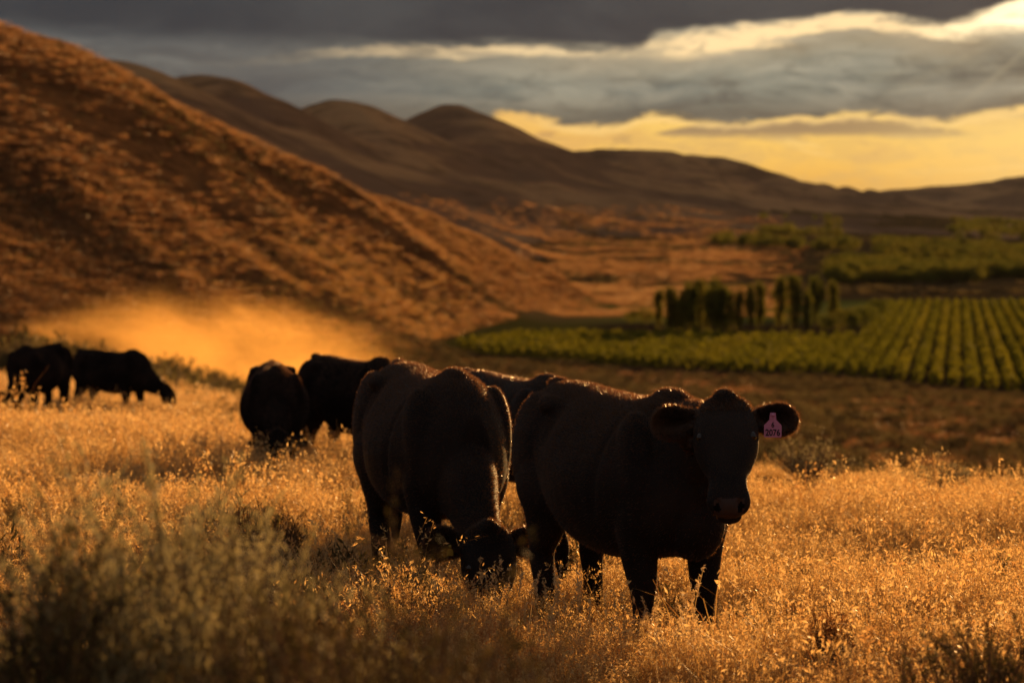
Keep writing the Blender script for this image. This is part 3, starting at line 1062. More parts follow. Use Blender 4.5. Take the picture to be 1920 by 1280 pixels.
    # skin colour areas: nose leather is the second material; nostrils carry painted shade
    pc = np.empty(len(me.polygons) * 3, dtype=np.float32)
    me.polygons.foreach_get('center', pc)
    pl = (pc.reshape(-1, 3) - poll) @ M / hs
    nose = (pl[:, 0] > 0.500 + 0.10 * np.abs(pl[:, 1])) & (pl[:, 0] < 0.63) & (np.abs(pl[:, 1]) < 0.066) & (pl[:, 2] > -0.082) & (pl[:, 2] < 0.008)
    hoof = (pc.reshape(-1, 3)[:, 2] < 0.055)
    nost = np.zeros(len(pl), bool)
    for sg in (-1, 1):
        nost |= (((pl[:, 0] - 0.530) / 0.030) ** 2 + ((pl[:, 1] - sg * 0.050) / 0.015) ** 2 + ((pl[:, 2] + 0.026 - 0.25 * (np.abs(pl[:, 1]) - 0.05)) / 0.017) ** 2) < 1
    mi = np.where(nost, 3, np.where(nose, 1, np.where(hoof, 2, 0))).astype(np.int32)
    me.materials.append(M_HIDE if vox < 0.017 else M_HIDE_DULL); me.materials.append(M_NOSE); me.materials.append(M_HOOF); me.materials.append(M_NOSTRIL_SHADE)
    me.polygons.foreach_set('material_index', mi)
    return me, co, H, M, poll, hs


def mat_simple(name, c, rough, spec=0.4, **kw):
    m, s = surf(name)
    nz = s.noise(s.node('ShaderNodeTexCoord').outputs['Object'], 60, 3, 0.6)
    cc = s.mix(nz, tuple(v * 0.8 for v in c), tuple(v * 1.2 for v in c))
    out(s, principled(s, cc, rough, spec, bump(s, nz, 0.002, 0.5), **kw))
    return m


def mat_hide(dull=False):
    m, s = surf('black hide')
    tcn = s.node('ShaderNodeTexCoord').outputs['Object']
    a = s.noise(tcn, 2.2, 4, 0.6)
    b = s.noise(scaled(s, tcn, (60, 160, 60)), 1.0, 3, 0.7)
    c = s.mix(s.step(a, 0.35, 0.7), (0.012, 0.010, 0.010), (0.030, 0.0225, 0.020))
    if dull:
        out(s, earth(s, c, bump(s, b, 0.0015, 0.25)))
        return m
    out(s, principled(s, c, s.lin(b, 0.3, 0.7, 0.52, 0.68), 0.08, bump(s, b, 0.0015, 0.25), Sheen_Weight=0.03, Sheen_Roughness=0.35))
    return m


M_HIDE = mat_hide()
M_HIDE_DULL = mat_hide(True)
M_NOSE = mat_simple('nose leather', (0.046, 0.027, 0.022), 0.5, 0.22)
M_HOOF = mat_simple('hoof horn', (0.03, 0.024, 0.02), 0.5)
M_NOSTRIL_SHADE = mat_simple('nostril shade', (0.004, 0.003, 0.003), 0.7, 0.05)  # near-black colour paints the shade inside the shallow nostril dents
M_EYE = mat_simple('dark eye', (0.012, 0.007, 0.005), 0.08, 0.6)
M_PINK = mat_simple('pink plastic', (0.62, 0.24, 0.42), 0.5, 0.4, Transmission_Weight=0.0)
M_YEL = mat_simple('yellow plastic', (0.25, 0.18, 0.02), 0.5)
M_INK = mat_simple('black ink', (0.02, 0.012, 0.02), 0.6)


def mat_coat():
    m, s = surf('coat hairs')
    p = principled(s, (0.020, 0.010, 0.006), 0.35, 0.6)
    t = s.node('ShaderNodeBsdfTranslucent')
    t.inputs[0].default_value = (0.55, 0.25, 0.09, 1)
    mx = s.node('ShaderNodeMixShader')
    mx.inputs[0].default_value = 0.28
    s.t.links.new(p, mx.inputs[1])
    s.t.links.new(t.outputs[0], mx.inputs[2])
    out(s, mx.outputs[0])
    return m


M_COAT = mat_coat()


def coat(me, n, L, seed, H, earfun, wid=0.0014):
    r = np.random.default_rng(seed)
    nv = len(me.polygons)
    c = np.empty(nv * 3, dtype=np.float32); me.polygons.foreach_get('center', c); c = c.reshape(-1, 3)
    nn = np.empty(nv * 3, dtype=np.float32); me.polygons.foreach_get('normal', nn); nn = nn.reshape(-1, 3)
    ar = np.empty(nv, dtype=np.float32); me.polygons.foreach_get('area', ar)
    mi = np.empty(nv, dtype=np.int32); me.polygons.foreach_get('material_index', mi)
    hl = earfun(c)                                  # length factor per place
    w = ar * (mi == 0) * (0.05 + 0.8 * np.clip(nn[:, 2], 0, 1) + 3.5 * (hl > 1.8))
    pick = r.choice(nv, n, p=w / w.sum())
    s = np.sqrt(ar[pick])[:, None]
    p = c[pick] + r.uniform(-0.5, 0.5, (n, 3)) * s
    N = nn[pick]
    p = p - N * np.sum((p - c[pick]) * N, 1)[:, None]
    flow = np.array([-0.75, 0, -0.25])[None] + r.normal(0, 0.35, (n, 3))
    d = N * r.uniform(0.55, 1.0, n)[:, None] + flow * 0.75
    d /= np.linalg.norm(d, axis=1)[:, None]
    d = d - N * np.minimum(np.sum(d * N, 1) - 0.30, 0)[:, None]
    ln = L * r.uniform(0.5, 1.3, n)[:, None] * hl[pick][:, None]
    e = np.cross(d, r.normal(0, 1, (n, 3)))
    e /= np.linalg.norm(e, axis=1)[:, None]
    e *= wid
    a = p - N * 0.001
    V = np.stack([a - e, a + e, a + d * ln], 1).reshape(-1, 3)
    F3 = np.arange(n * 3).reshape(-1, 3)
    return mesh_np('coat', V, F3)


def make_cow(label, u, d, heading, pose, scale=1.0, vox=0.02, hair=0, tagc=None, dz=0.0):
    x = (u - 960) / F * d
    z = gz(x, d) + dz
    root = empty('cow', (x, d, z), R(heading) - R(90), scale)
    tag(root, label, 'cow', 'black cattle in the meadow')
    me, co, H, M, poll, hs = cow_mesh('body', pose, vox)
    link('body', me, None, root)
    for sg in (-1, 1):
        V, Fq, F3 = ellipsoid(H([0.180, sg * 0.113, 0.020]), (0.025 * hs,) * 3, 14)
        link('eye', mesh_np('eye', V, [Fq, F3], True), M_EYE, root)
    if hair:
        def ef(c):
            l = (c - poll) @ M / hs
            f = np.ones(len(c))
            ear = (np.abs(l[:, 1]) > 0.14) & (np.abs(l[:, 1]) < 0.36) & (l[:, 0] > -0.12) & (l[:, 0] < 0.2) & (np.abs(l[:, 2]) < 0.2)
            f[ear] = 1.9
            tuft = (np.abs(l[:, 1]) < 0.08) & (l[:, 0] < 0.02) & (l[:, 0] > -0.12)
            f[tuft] = 1.3
            face = (l[:, 0] > 0.06) & (l[:, 0] < 0.6) & (np.abs(l[:, 1]) < 0.15) & (np.abs(l[:, 2]) < 0.25)
            f[face] = 0.45
            f[(c[:, 2] > 1.28) & (f == 1)] = 1.35
            return f
        link('coat', coat(me, hair, 0.015, int(u), H, ef), M_COAT, root)
    return root, H, M, hs


# graze: head down to the grass; up: head level with the back
GRAZE = dict(poll=(1.22, 0.0, 0.62), yaw=0, pitch=72, ears=(0.05, 0.15))

cow1, H1, M1, hs1 = make_cow('black cow facing the camera with a pink numbered tag in its ear', 1178, 12.35, 25,
                   dict(poll=(1.05, -0.035, 1.325), yaw=-27, pitch=49, roll=3, fore=(0.0, 0.05), hind=(0.06, -0.03), tail=0.06, ears=(0.04, 0.12), hs=1.03,
                        neck=[(0.66, 0.0, 1.08), (0.88, -0.02, 1.16)]), 1.0, 0.0095, 130000, dz=-0.045)
cow2, H2, M2, hs2 = make_cow('big black cow grazing with its head down in front of the tagged cow\'s flank', 812, 14.5, 17,
                   dict(poll=(1.19, -0.02, 0.53), yaw=-6, pitch=70, fore=(0.06, -0.06), hind=(0.10, -0.05), ears=(-0.02, 0.1), hs=1.0), 1.04, 0.0105, 110000, dz=-0.05)
make_cow('black cow almost hidden behind the two largest cows, only its back showing', 968, 18.2, 31,
         dict(poll=(1.22, 0.05, 0.62), yaw=6, pitch=72), 0.95, 0.016, 30000)
make_cow('black cow standing behind the big grazing cow, its rump and hind legs in view', 668, 26.0, 38,
         dict(poll=(1.22, 0.05, 0.66), yaw=0, pitch=70, fore=(0.05, -0.05)), 0.98, 0.018, 20000)
make_cow('smaller black cow grazing beside another, left of the big grazing cow', 514, 25.0, 8,
         dict(poll=(1.20, -0.02, 0.64), yaw=-10, pitch=70, hind=(0.08, -0.05)), 0.91, 0.018, 20000)
make_cow('far black cow seen side-on with its head lowered to the grass', 212, 45.0, 62,
         dict(poll=(1.25, 0.0, 0.66), yaw=0, pitch=58, fore=(-0.08, 0.06), hind=(-0.06, 0.08)), 0.96, 0.022, 0, dz=-0.06)
make_cow('far black cow grazing head-on at the left edge of the herd', 70, 42.0, -16,
         dict(poll=(1.15, 0.02, 0.60), yaw=-6, pitch=74, fore=(-0.05, 0.06), ears=(0.0, 0.15)), 1.0, 0.022, 0)


def ear_tag(root, H, M, hs, sg, mat, w, h, writing):
    """flag tag hanging from the ear's middle"""
    c = np.array(H([0.055, sg * 0.215, 0.012]))
    # local frame of the tag in cow space: it hangs straight down and faces the way the head looks
    f = M[:, 2] * 1.0
    f = np.array([f[0], f[1], 0.0]); f /= np.linalg.norm(f)
    dn = np.array([0, 0, -1.0]); rt = np.cross(dn, f); rt /= np.linalg.norm(rt)
    prof = [(-0.16, -0.10), (0.16, -0.10), (0.20, 0.22), (0.50, 0.46), (0.50, 0.95), (0.46, 1.0), (-0.46, 1.0), (-0.50, 0.95), (-0.50, 0.46), (-0.20, 0.22)]
    th = 0.0016
    V = []
    for k in (0.0, 1.0):
        for a, b in prof:
            V.append(c + rt * a * w + dn * b * h + f * (0.022 - k * th))
    n = len(prof)
    me = bpy.data.meshes.new('ear_tag')
    me.from_pydata([tuple(v) for v in V], [], [tuple(range(n)), tuple(range(2 * n - 1, n - 1, -1))] + [(i, n + i, n + (i + 1) % n, (i + 1) % n) for i in range(n)])
    o = link('ear_tag', me, mat, root)
    V, Fq, F3 = ellipsoid(c + f * 0.024, (0.009, 0.009, 0.009), 12)
    link('button', mesh_np('button', V, [Fq, F3], True), mat, o)
    if writing:
        for txt, size, down in writing:
            cu = bpy.data.curves.new('t', 'FONT')
            cu.body = txt
            cu.size = size
            cu.align_x = 'CENTER'
            cu.align_y = 'CENTER'
            cu.offset = 0.0009
            cu.extrude = 0.0003
            tmp = bpy.data.objects.new('t', cu)
            COL.objects.link(tmp)
            dg = bpy.context.evaluated_depsgraph_get()
            tm = bpy.data.meshes.new_from_object(tmp.evaluated_get(dg))
            bpy.data.objects.remove(tmp)
            vv = np.empty(len(tm.vertices) * 3, dtype=np.float32)
            tm.vertices.foreach_get('co', vv)
            vv = vv.reshape(-1, 3).astype(float)
            rr = -rt if np.dot(np.cross(-rt, -dn), f) > 0 else rt
            W = c + dn * (down * h) + f * 0.0232 + rr * vv[:, :1] * 0.82 - dn * vv[:, 1:2] + f * vv[:, 2:3]
            tm.vertices.foreach_set('co', W.astype(np.float32).ravel())
            tm.update()
            tm.name = 'lettering'
            link('lettering', tm, M_INK, o)


ear_tag(cow1, H1, M1, hs1, 1, M_PINK, 0.082, 0.105, [('2076', 0.042, 0.80), ('6', 0.034, 0.45)])
ear_tag(cow2, H2, M2, hs2, -1, M_YEL, 0.035, 0.05, None)

# ------------------------------------------------------------------ meadow grass
kinds = []
for k in range(4):
    kinds.append(('grass', grass_clump('straw_a%d' % k, 64, 0.32, 0.14, 0.46, 0.0050, 0.20, 0.45, M_STRAW, 7, 0.0105, 0.007, 0.60)))
for k in range(3):
    kinds.append(('rust', grass_clump('rust_a%d' % k, 90, 0.34, 0.10, 0.30, 0.0036, 0.45, 1.1, M_RUST, 3, 0.0090, 0.010, 0.5)))
for k in range(2):
    kinds.append(('tall', grass_clump('tall_a%d' % k, 34, 0.22, 0.30, 0.55, 0.0042, 0.16, 0.35, M_STRAW, 12, 0.0105, 0.010, 0.8)))
for k in range(3):     # coarser kinds for the distance
    kinds.append(('coarse', grass_clump('coarse_a%d' % k, 70, 0.55, 0.18, 0.44, 0.010, 0.30, 0.6, M_STRAW if k else M_RUST, 5, 0.019, 0.020, 0.8)))

n = 42000
d_ = np.sqrt(rng.uniform(3.0 ** 2, 78.0 ** 2, n))
a_ = rng.uniform(-17.5, 17.5, n)
keep = rng.uniform(0, 1, n) < np.clip((11.0 / d_) ** 0.35, 0, 1)
d_, a_ = d_[keep], a_[keep]
extra = 9000
d_ = np.concatenate([d_, np.sqrt(rng.uniform(3.0 ** 2, 20.0 ** 2, extra))])
a_ = np.concatenate([a_, rng.uniform(-17.5, 17.5, extra)])
x_ = d_ * np.sin(np.radians(a_))
y_ = d_ * np.cos(np.radians(a_))
s_ = (x_ - 5.7) * 0.928 + (y_ - 27) * 0.374
patch = fbm(x_ / 2.6, y_ / 4.0, 3, 77)
keep = (s_ < 2.5) & ~((patch < -0.75) & (rng.uniform(0, 1, len(x_)) < 0.5))
keep &= ~((d_ < 9.0) & (rng.uniform(0, 1, len(x_)) < 0.35))
x_, y_, d_, s_, patch = x_[keep], y_[keep], d_[keep], s_[keep], patch[keep]
z_ = terrain(x_, y_)[0]
nn_ = len(x_)
u_ = rng.uniform(0, 1, nn_)
rustp = np.clip(0.25 + 0.40 * patch + 0.40 * (1 - sstep(d_, 11, 18)), 0.05, 0.88)
idx = np.where(u_ < rustp, rng.integers(4, 7, nn_), rng.integers(0, 4, nn_))
tallm = rng.uniform(0, 1, nn_) < np.clip(0.16 + 0.22 * fbm(x_ / 1.7, y_ / 1.7, 2, 99), 0.0, 0.55) * sstep(d_, 8, 12)
idx = np.where(tallm, rng.integers(7, 9, nn_), idx)
farm = (d_ > 27) & (rng.uniform(0, 1, nn_) < sstep(d_, 25, 40))
idx = np.where(farm, rng.integers(9, 12, nn_), idx)
sc = rng.uniform(0.75, 1.25, nn_) * (1 + 0.38 * np.clip(patch * 1.4, -1, 1)) * (0.60 + 0.20 * sstep(d_, 14, 28)) * (1 - 0.15 * sstep(d_, 30, 50))
rot = np.stack([rng.normal(0, 0.06, nn_), rng.normal(0, 0.06, nn_), rng.uniform(0, 6.28, nn_)], 1)
sc = sc * (1 - 0.38 * sstep(s_, -9, -1) * sstep(x_, -8, -2))
for cu_, cd_ in ((1178, 12.3), (1235, 11.8), (812, 14.5), (860, 13.9)):
    rr_ = np.hypot(x_ - (cu_ - 960) / F * cd_, y_ - cd_)
    sc = sc * (1 - 0.28 * (1 - sstep(rr_, 0.7, 1.5)))
sc = sc * (1 + 0.55 * (rng.uniform(0, 1, nn_) < 0.07))
scl = np.stack([sc, sc, sc * rng.uniform(0.8, 1.15, nn_)], 1)
scatter('meadow_grass', np.stack([x_, y_, z_ - 0.01], 1), rot, scl, idx, kinds, 'dry golden grass covering the whole meadow')
print('grass clumps', nn_)

VA = math.atan((1795 - 960) / F)
rdx, rdy = math.sin(VA), math.cos(VA)           # along the rows
ndx, ndy = math.cos(VA), -math.sin(VA)          # across the rows
edge = [(700, 655, 0), (800, 660, 0), (1000, 672, 0), (1200, 690, 0), (1400, 699, 0), (1600, 706, 0), (1760, 728, 0), (1920, 744, 0), (2300, 775, 0)]
ex, ec = [], []
for u, v, _ in edge:
    d = 20.0 * F / (v - HV)
    x = (u - 960) / F * d
    ex.append(x * rdx + d * rdy)
    ec.append(x * ndx + d * ndy)
ex, ec = np.array(ex), np.array(ec)
o_ = np.argsort(ec)
ex, ec = ex[o_], ec[o_]


def before_vines(x, y):
    return (x * rdx + y * rdy) < np.interp(x * ndx + y * ndy, ec, ex) - 1.0


# ------------------------------------------------------------------ brush on the slope, the flat below the hill, and the hillside
bk = []
for k in range(4):
    (Vb, Fb), (Vl, Fl) = bush_geo(0.75, 0.6, 16, 420, 0.055, 200 + k, twig=0.008)
    bk.append(('brush', multi('brush%d' % k, [(Vb, Fb, 1), (Vl, Fl, 0)], [M_BRUSH if k % 2 else M_SCRUB, M_TWIG])))
n = 36000
y_ = 30 + 370 * rng.uniform(0, 1, n) ** 0.7
x_ = y_ * rng.uniform(-0.30, 0.33, n)
s_ = (x_ - 5.7) * 0.928 + (y_ - 27) * 0.374
cl = fbm(x_ / 9, y_ / 16, 3, 41)
tz_, hA, _, mM = terrain(x_, y_)
keep = (s_ > 6) & before_vines(x_, y_) & (hA < mM + 3) & (cl > -0.55 + rng.normal(0, 0.3, n))
x_, y_, cl, tz_ = x_[keep], y_[keep], cl[keep], tz_[keep]
k_ = len(x_)
sc = rng.uniform(0.5, 1.3, k_) * (0.8 + 0.4 * np.clip(cl, 0, 1))
scatter('slope_brush', np.stack([x_, y_, tz_ - 0.03], 1), np.stack([0 * x_, 0 * x_, rng.uniform(0, 6.28, k_)], 1), np.stack([sc, sc, sc * 0.85], 1), rng.integers(0, 4, k_), bk,
        'low sagebrush and dry scrub covering the slope below the meadow')
n = 1500
d_ = np.sqrt(rng.uniform(9.0 ** 2, 62.0 ** 2, n))
a_ = rng.uniform(-17, 17, n)
x_, y_ = d_ * np.sin(np.radians(a_)), d_ * np.cos(np.radians(a_))
s_ = (x_ - 5.7) * 0.928 + (y_ - 27) * 0.374
keep = (fbm(x_ / 2.2 + 9, y_ / 3.5, 3, 131) > 0.32) & (s_ < 4)
x_, y_ = x_[keep], y_[keep]
k_ = len(x_)
sc = rng.uniform(0.18, 0.50, k_)
scatter('meadow_weeds', np.stack([x_, y_, terrain(x_, y_)[0] - 0.02], 1), np.stack([0 * x_, 0 * x_, rng.uniform(0, 6.28, k_)], 1), np.stack([sc, sc, sc * 1.1], 1), rng.integers(0, 4, k_), bk,
        'dark low weeds growing in patches among the golden grass')
# dry grass tufts between them
ck = [('tuft', grass_clump('slope_tuft%d' % k, 60, 0.9, 0.25, 0.55, 0.03, 0.4, 0.5, M_HILLG, 0, 0.03, 0.05, 0.4)) for k in range(3)]
n = 18000
y_ = 30 + 380 * rng.uniform(0, 1, n) ** 0.6
x_ = y_ * rng.uniform(-0.30, 0.33, n)
s_ = (x_ - 5.7) * 0.928 + (y_ - 27) * 0.374
tz_, hA, _, mM = terrain(x_, y_)
keep = (s_ > 5) & before_vines(x_, y_) & (hA < mM + 6)
x_, y_, tz_ = x_[keep], y_[keep], tz_[keep]
k_ = len(x_)
sc = rng.uniform(0.6, 1.2, k_)
scatter('slope_grass', np.stack([x_, y_, tz_ - 0.03], 1), np.stack([0 * x_, 0 * x_, rng.uniform(0, 6.28, k_)], 1), np.stack([sc, sc, sc * 0.8], 1), rng.integers(0, 3, k_), ck,
        'dry grass between the scrub on the slope below the meadow')
# scrub on the near hill
n = 60000
y_ = rng.uniform(180, 720, n)
x_ = y_ * rng.uniform(-0.30, 0.10, n)
tz_, hA, _, mM = terrain(x_, y_)
cl = fbm(x_ / 26, y_ / 40, 4, 55)
keep = (hA > mM) & (cl > 0.10 + rng.normal(0, 0.45, n))
x_, y_, tz_ = x_[keep], y_[keep], tz_[keep]
k_ = len(x_)
sc = rng.uniform(0.4, 1.15, k_)
scatter('hillside_scrub', np.stack([x_, y_, tz_ - 0.05], 1), np.stack([0 * x_, 0 * x_, rng.uniform(0, 6.28, k_)], 1), np.stack([sc, sc, sc * 0.8], 1), rng.integers(0, 4, k_), bk,
        'scattered dark scrub over the near hill')
print('scrub', k_)
hk = [('tuft', grass_clump('hill_tuft%d' % k, 60, 1.1, 0.30, 0.60, 0.045, 0.35, 0.4, M_STRAW if k == 5 else M_RUST if k == 1 else M_HILLG, 3 if k == 1 else 0, 0.05, 0.07, 0.6)) for k in range(6)]
n = 190000
y_ = np.concatenate([rng.uniform(190, 760, 110000), np.sqrt(rng.uniform(560.0 ** 2, 1700.0 ** 2, 80000))])
x_ = y_ * rng.uniform(-0.27, 0.20, n)
tz_, hA, hF, mM = terrain(x_, y_)
cl = fbm((0.54 * x_ + 0.84 * y_) / 60, (0.84 * x_ - 0.54 * y_) / 16, 4, 58)
keep = ((hA > mM + 0.5) & (y_ < 740) & (cl > -0.15 + 0.55 * sstep(hA, 0, 30) + rng.normal(0, 0.5, n))) | ((y_ > 560) & (y_ < 1700) & (rng.uniform(0, 1, n) < sstep(x_ / y_, -0.11, 0.05)) & (rng.uniform(0, 1, n) > sstep(x_ / y_, 0.075, 0.125)) & (rng.uniform(0, 1, n) > sstep(tz_, 0, 20)) & (cl > -0.2) & (hA < mM + 3))
x_, y_, tz_ = x_[keep], y_[keep], tz_[keep]
k_ = len(x_)
sc = rng.uniform(0.7, 1.5, k_) * (1 + 0.5 * (y_ > 700))
scatter('hill_grass', np.stack([x_, y_, tz_ - 0.03], 1), np.stack([0 * x_, 0 * x_, rng.uniform(0, 6.28, k_)], 1), np.stack([sc, sc, sc * 0.8], 1), np.where((rng.uniform(0, 1, k_) < 0.65 * sstep(x_ / y_, -0.15, -0.09) * (1 - sstep(x_ / y_, -0.05, 0.0)) * (1 - sstep(tz_, -8, 8)) * (y_ < 600)), 5, rng.integers(0, 5, k_)), hk,
        'dry bunch grass growing over the near hill and its foot')
print('hill tufts', k_)
n = 9000
y_ = rng.uniform(640, 2300, n)
x_ = y_ * rng.uniform(0.02, 0.26, n)
tz_, hA, hF, mM = terrain(x_, y_)
keep = (fbm(x_ / 90 + 3, y_ / 42, 3, 66) > 0.28) & (tz_ < 12)
x_, y_, tz_ = x_[keep], y_[keep], tz_[keep]
k_ = len(x_)
sc = rng.uniform(1.5, 4.0, k_)
scatter('fan_scrub', np.stack([x_, y_, tz_ - 0.05], 1), np.stack([0 * x_, 0 * x_, rng.uniform(0, 6.28, k_)], 1), np.stack([sc, sc, sc * 0.6], 1), rng.integers(0, 4, k_), bk,
        'dark patches of scrub on the gentle slope beyond the poplars')
n = 520
y_ = rng.uniform(92, 150, n)
u_ = 40 + 620 * rng.uniform(0, 1, n) ** 1.5
x_ = (u_ - 960) / F * y_
keep = (fbm(x_ / 5, y_ / 18, 3, 91) > -0.25)
u_ = u_[keep]
x_, y_ = x_[keep], y_[keep]
k_ = len(x_)
sc = rng.uniform(2.0, 3.1, k_) * (1.15 - 0.55 * sstep(u_, 300, 560))
scatter('dusty_brush', np.stack([x_, y_, terrain(x_, y_)[0] - 0.05], 1), np.stack([0 * x_, 0 * x_, rng.uniform(0, 6.28, k_)], 1), np.stack([sc, sc, sc * 0.8], 1), rng.integers(0, 4, k_), bk,
        'band of brush standing in the dust behind the far cows')


# ------------------------------------------------------------------ single shrubs and tufts of the foreground
def shrub(label, u, d, h, r0, stems, leaves, leaf, seed, mat=M_SAGE, twig=0.004, name='sagebrush', cat='shrub', lean=0.0, group=None):
    x = (u - 960) / F * d
    root = empty(name, (x, d, gz(x, d) - 0.02))
    tag(root, label, cat, group)
    (Vb, Fb), (Vl, Fl) = bush_geo(h, r0, stems, leaves, leaf, seed, twig=twig, lean=lean)
    link('branches', mesh_np('branches', Vb, Fb), M_RUST if mat is M_RUST else M_TWIG, root)
    link('foliage', mesh_np('foliage', Vl, Fl), mat, root)
    return root


shrub('large grey-green sagebrush, out of focus at the bottom left', 300, 5.8, 1.12, 0.54, 240, 130000, 0.0095, 1, twig=0.0026)
shrub('dark sagebrush at the left edge of the picture beside the large one', 15, 5.3, 1.02, 0.34, 120, 50000, 0.0095, 2, M_BRUSH, twig=0.003)
shrub('small green sagebrush in the grass behind the large one', 415, 15.8, 0.52, 0.26, 60, 4200, 0.010, 3)
shrub('purplish bare bush beside the small green sagebrush', 505, 15.3, 0.48, 0.26, 60, 1600, 0.009, 4, M_BRUSH)
shrub('dark low bush in the grass in front of the big grazing cow', 690, 12.3, 0.34, 0.42, 70, 4200, 0.010, 5, M_BRUSH)
shrub('dark blurred bush rising from the bottom edge left of centre', 720, 4.7, 1.02, 0.48, 150, 40000, 0.010, 6, M_BRUSH, 0.003)
shrub('low dark bush at the bottom edge between the blurred bush and the large sagebrush', 520, 5.2, 0.92, 0.30, 100, 24000, 0.010, 12, M_BRUSH, 0.003)
shrub('green bush in the bottom right corner', 1875, 7.6, 0.60, 0.40, 130, 40000, 0.009, 7, M_BRUSH)
shrub('grey-green bush in the grass to the right of the tagged cow', 1525, 25.5, 0.46, 0.50, 60, 3000, 0.014, 8)
shrub('small grey-green bush near the right end of the meadow edge', 1760, 23.5, 0.36, 0.40, 50, 2200, 0.014, 9)
shrub('thin rusty bush in the grass at the lower right', 1565, 10.6, 0.36, 0.13, 90, 4000, 0.007, 10, M_RUST, 0.0018, 'dry_bush')
shrub('dark weed standing in the grass at the far left', 28, 17.5, 0.40, 0.16, 40, 1500, 0.010, 11, M_BRUSH, 0.003, 'dry_bush')
shrub('yellow-green flowering weed beside the big grazing cow\'s hind leg', 605, 14.2, 0.40, 0.28, 70, 3800, 0.008, 13, M_WHEAT, 0.0018, 'flowering_weed', 'plant')
shrub('second yellow-green weed between the big grazing cow\'s legs', 770, 13.2, 0.30, 0.16, 44, 1800, 0.008, 14, M_WHEAT, 0.0018, 'flowering_weed', 'plant')


def tuft(label, u, d, h, n, spread, seed):
    x = (u - 960) / F * d
    r = np.random.default_rng(seed)
    V, Fq, tips, pre = blades(n, spread, h * 0.55, h, 0.0055, 0.10, 0.10, 5, r)
    sv, sf = seeds(tips, pre + (pre - tips) * 0.4, 26, 0.010, 0.0045, r)
    root = empty('grass_tuft', (x, d, gz(x, d) - 0.01))
    root['kind'] = 'thing'
    tag(root, label, 'grass tuft', 'tall pale stalks in front of the cows')
    me = mesh_np('stalks', V, Fq)
    link('stalks', me, M_WHEAT, root)
    link('seed_heads', mesh_np('seed_heads', sv, sf), M_WHEAT, root)


for k, (u, d, h, n_, sp, lb) in enumerate([
        (1302, 10.4, 0.56, 16, 0.07, 'tallest pale seed stalks in front of the tagged cow\'s right front leg'),
        (1212, 10.6, 0.44, 16, 0.10, 'pale seed stalks in front of the tagged cow\'s front leg'),
        (1040, 10.8, 0.52, 20, 0.13, 'pale seed stalks in front of the tagged cow\'s hind legs'),
        (940, 11.4, 0.52, 14, 0.15, 'pale seed stalks standing before the grazing cow\'s lowered head'),
        (820, 12.4, 0.42, 10, 0.10, 'short seed stalks beside the grazing cow\'s front leg'),
        (1250, 10.1, 0.52, 6, 0.05, 'few thin stalks between the tagged cow\'s front legs'),
        (640, 14.6, 0.50, 14, 0.14, 'pale seed stalks beside the big grazing cow\'s hind leg'),
        (560, 20.5, 0.62, 16, 0.22, 'pale seed stalks in front of the smaller grazing cow')]):
    tuft(lb, u, d, h, n_, sp, 300 + k)


# ------------------------------------------------------------------ poplars and round trees
def tree_geo(h, w, seed, kind):
    r = np.random.default_rng(seed)
    # trunk with limbs
    k = 7
    t = np.linspace(0, 1, k)
    tr = np.stack([r.normal(0, 0.02, k).cumsum() * h * 0.05, r.normal(0, 0.02, k).cumsum() * h * 0.05, t * h * 0.92], -1)[None]
    rr = (0.020 * h * (1 - 0.9 * t) + 0.01)[None]
    V1, F1 = tubes(tr, rr, 8)
    nb = 34 if kind == 'poplar' else 22
    t0 = r.uniform(0.04 if kind == 'poplar' else 0.25, 0.88, nb)
    th = r.uniform(0, 2 * np.pi, nb)
    st = np.stack([0 * t0, 0 * t0, t0 * h * 0.92], -1)
    up = 2.6 if kind == 'poplar' else 0.7
    dr = np.stack([np.cos(th), np.sin(th), np.full(nb, up)], -1)
    if kind == 'poplar':
        reach = w * 0.5 * np.sin(np.pi * np.clip(t0 * 0.9 + 0.12, 0, 1)) ** 0.5
    else:
        reach = w * 0.5 * np.sqrt(np.clip(1 - ((t0 - 0.5) / 0.55) ** 2, 0.1, 1))
    end = st + dr * reach[:, None]
    br = st[:, None] * (1 - np.linspace(0, 1, 4))[None, :, None] + end[:, None] * np.linspace(0, 1, 4)[None, :, None]
    V2, F2 = tubes(br, np.linspace(0.035, 0.010, 4)[None] * np.ones((nb, 1)) * h / 10, 4)
    Vt_, Ft_, _ = combine([(V1, F1, 0), (V2, F2, 0)])
    # crown: clumps of leaves around the limb ends
    nc = 150 if kind == 'poplar' else 80
    pk = r.integers(0, nb, nc)
    f = r.uniform(0.2, 1.0, nc)[:, None]
    cc = st[pk] * (1 - f) + end[pk] * f + r.normal(0, 0.12, (nc, 3)) * w * 0.5
    per = 26
    pts = np.repeat(cc, per, 0) + r.normal(0, 1, (nc * per, 3)) * np.array([0.13, 0.13, 0.30 if kind == 'poplar' else 0.10]) * w
    pts = pts[pts[:, 2] > 0.25]
    pts = pts[pts[:, 2] < h]
    Vl, Fl = leaf_cloud(pts, 0.15, r, 0.2, 0.6)
    return (Vt_, Ft_), (Vl, Fl)


PROTO = {}


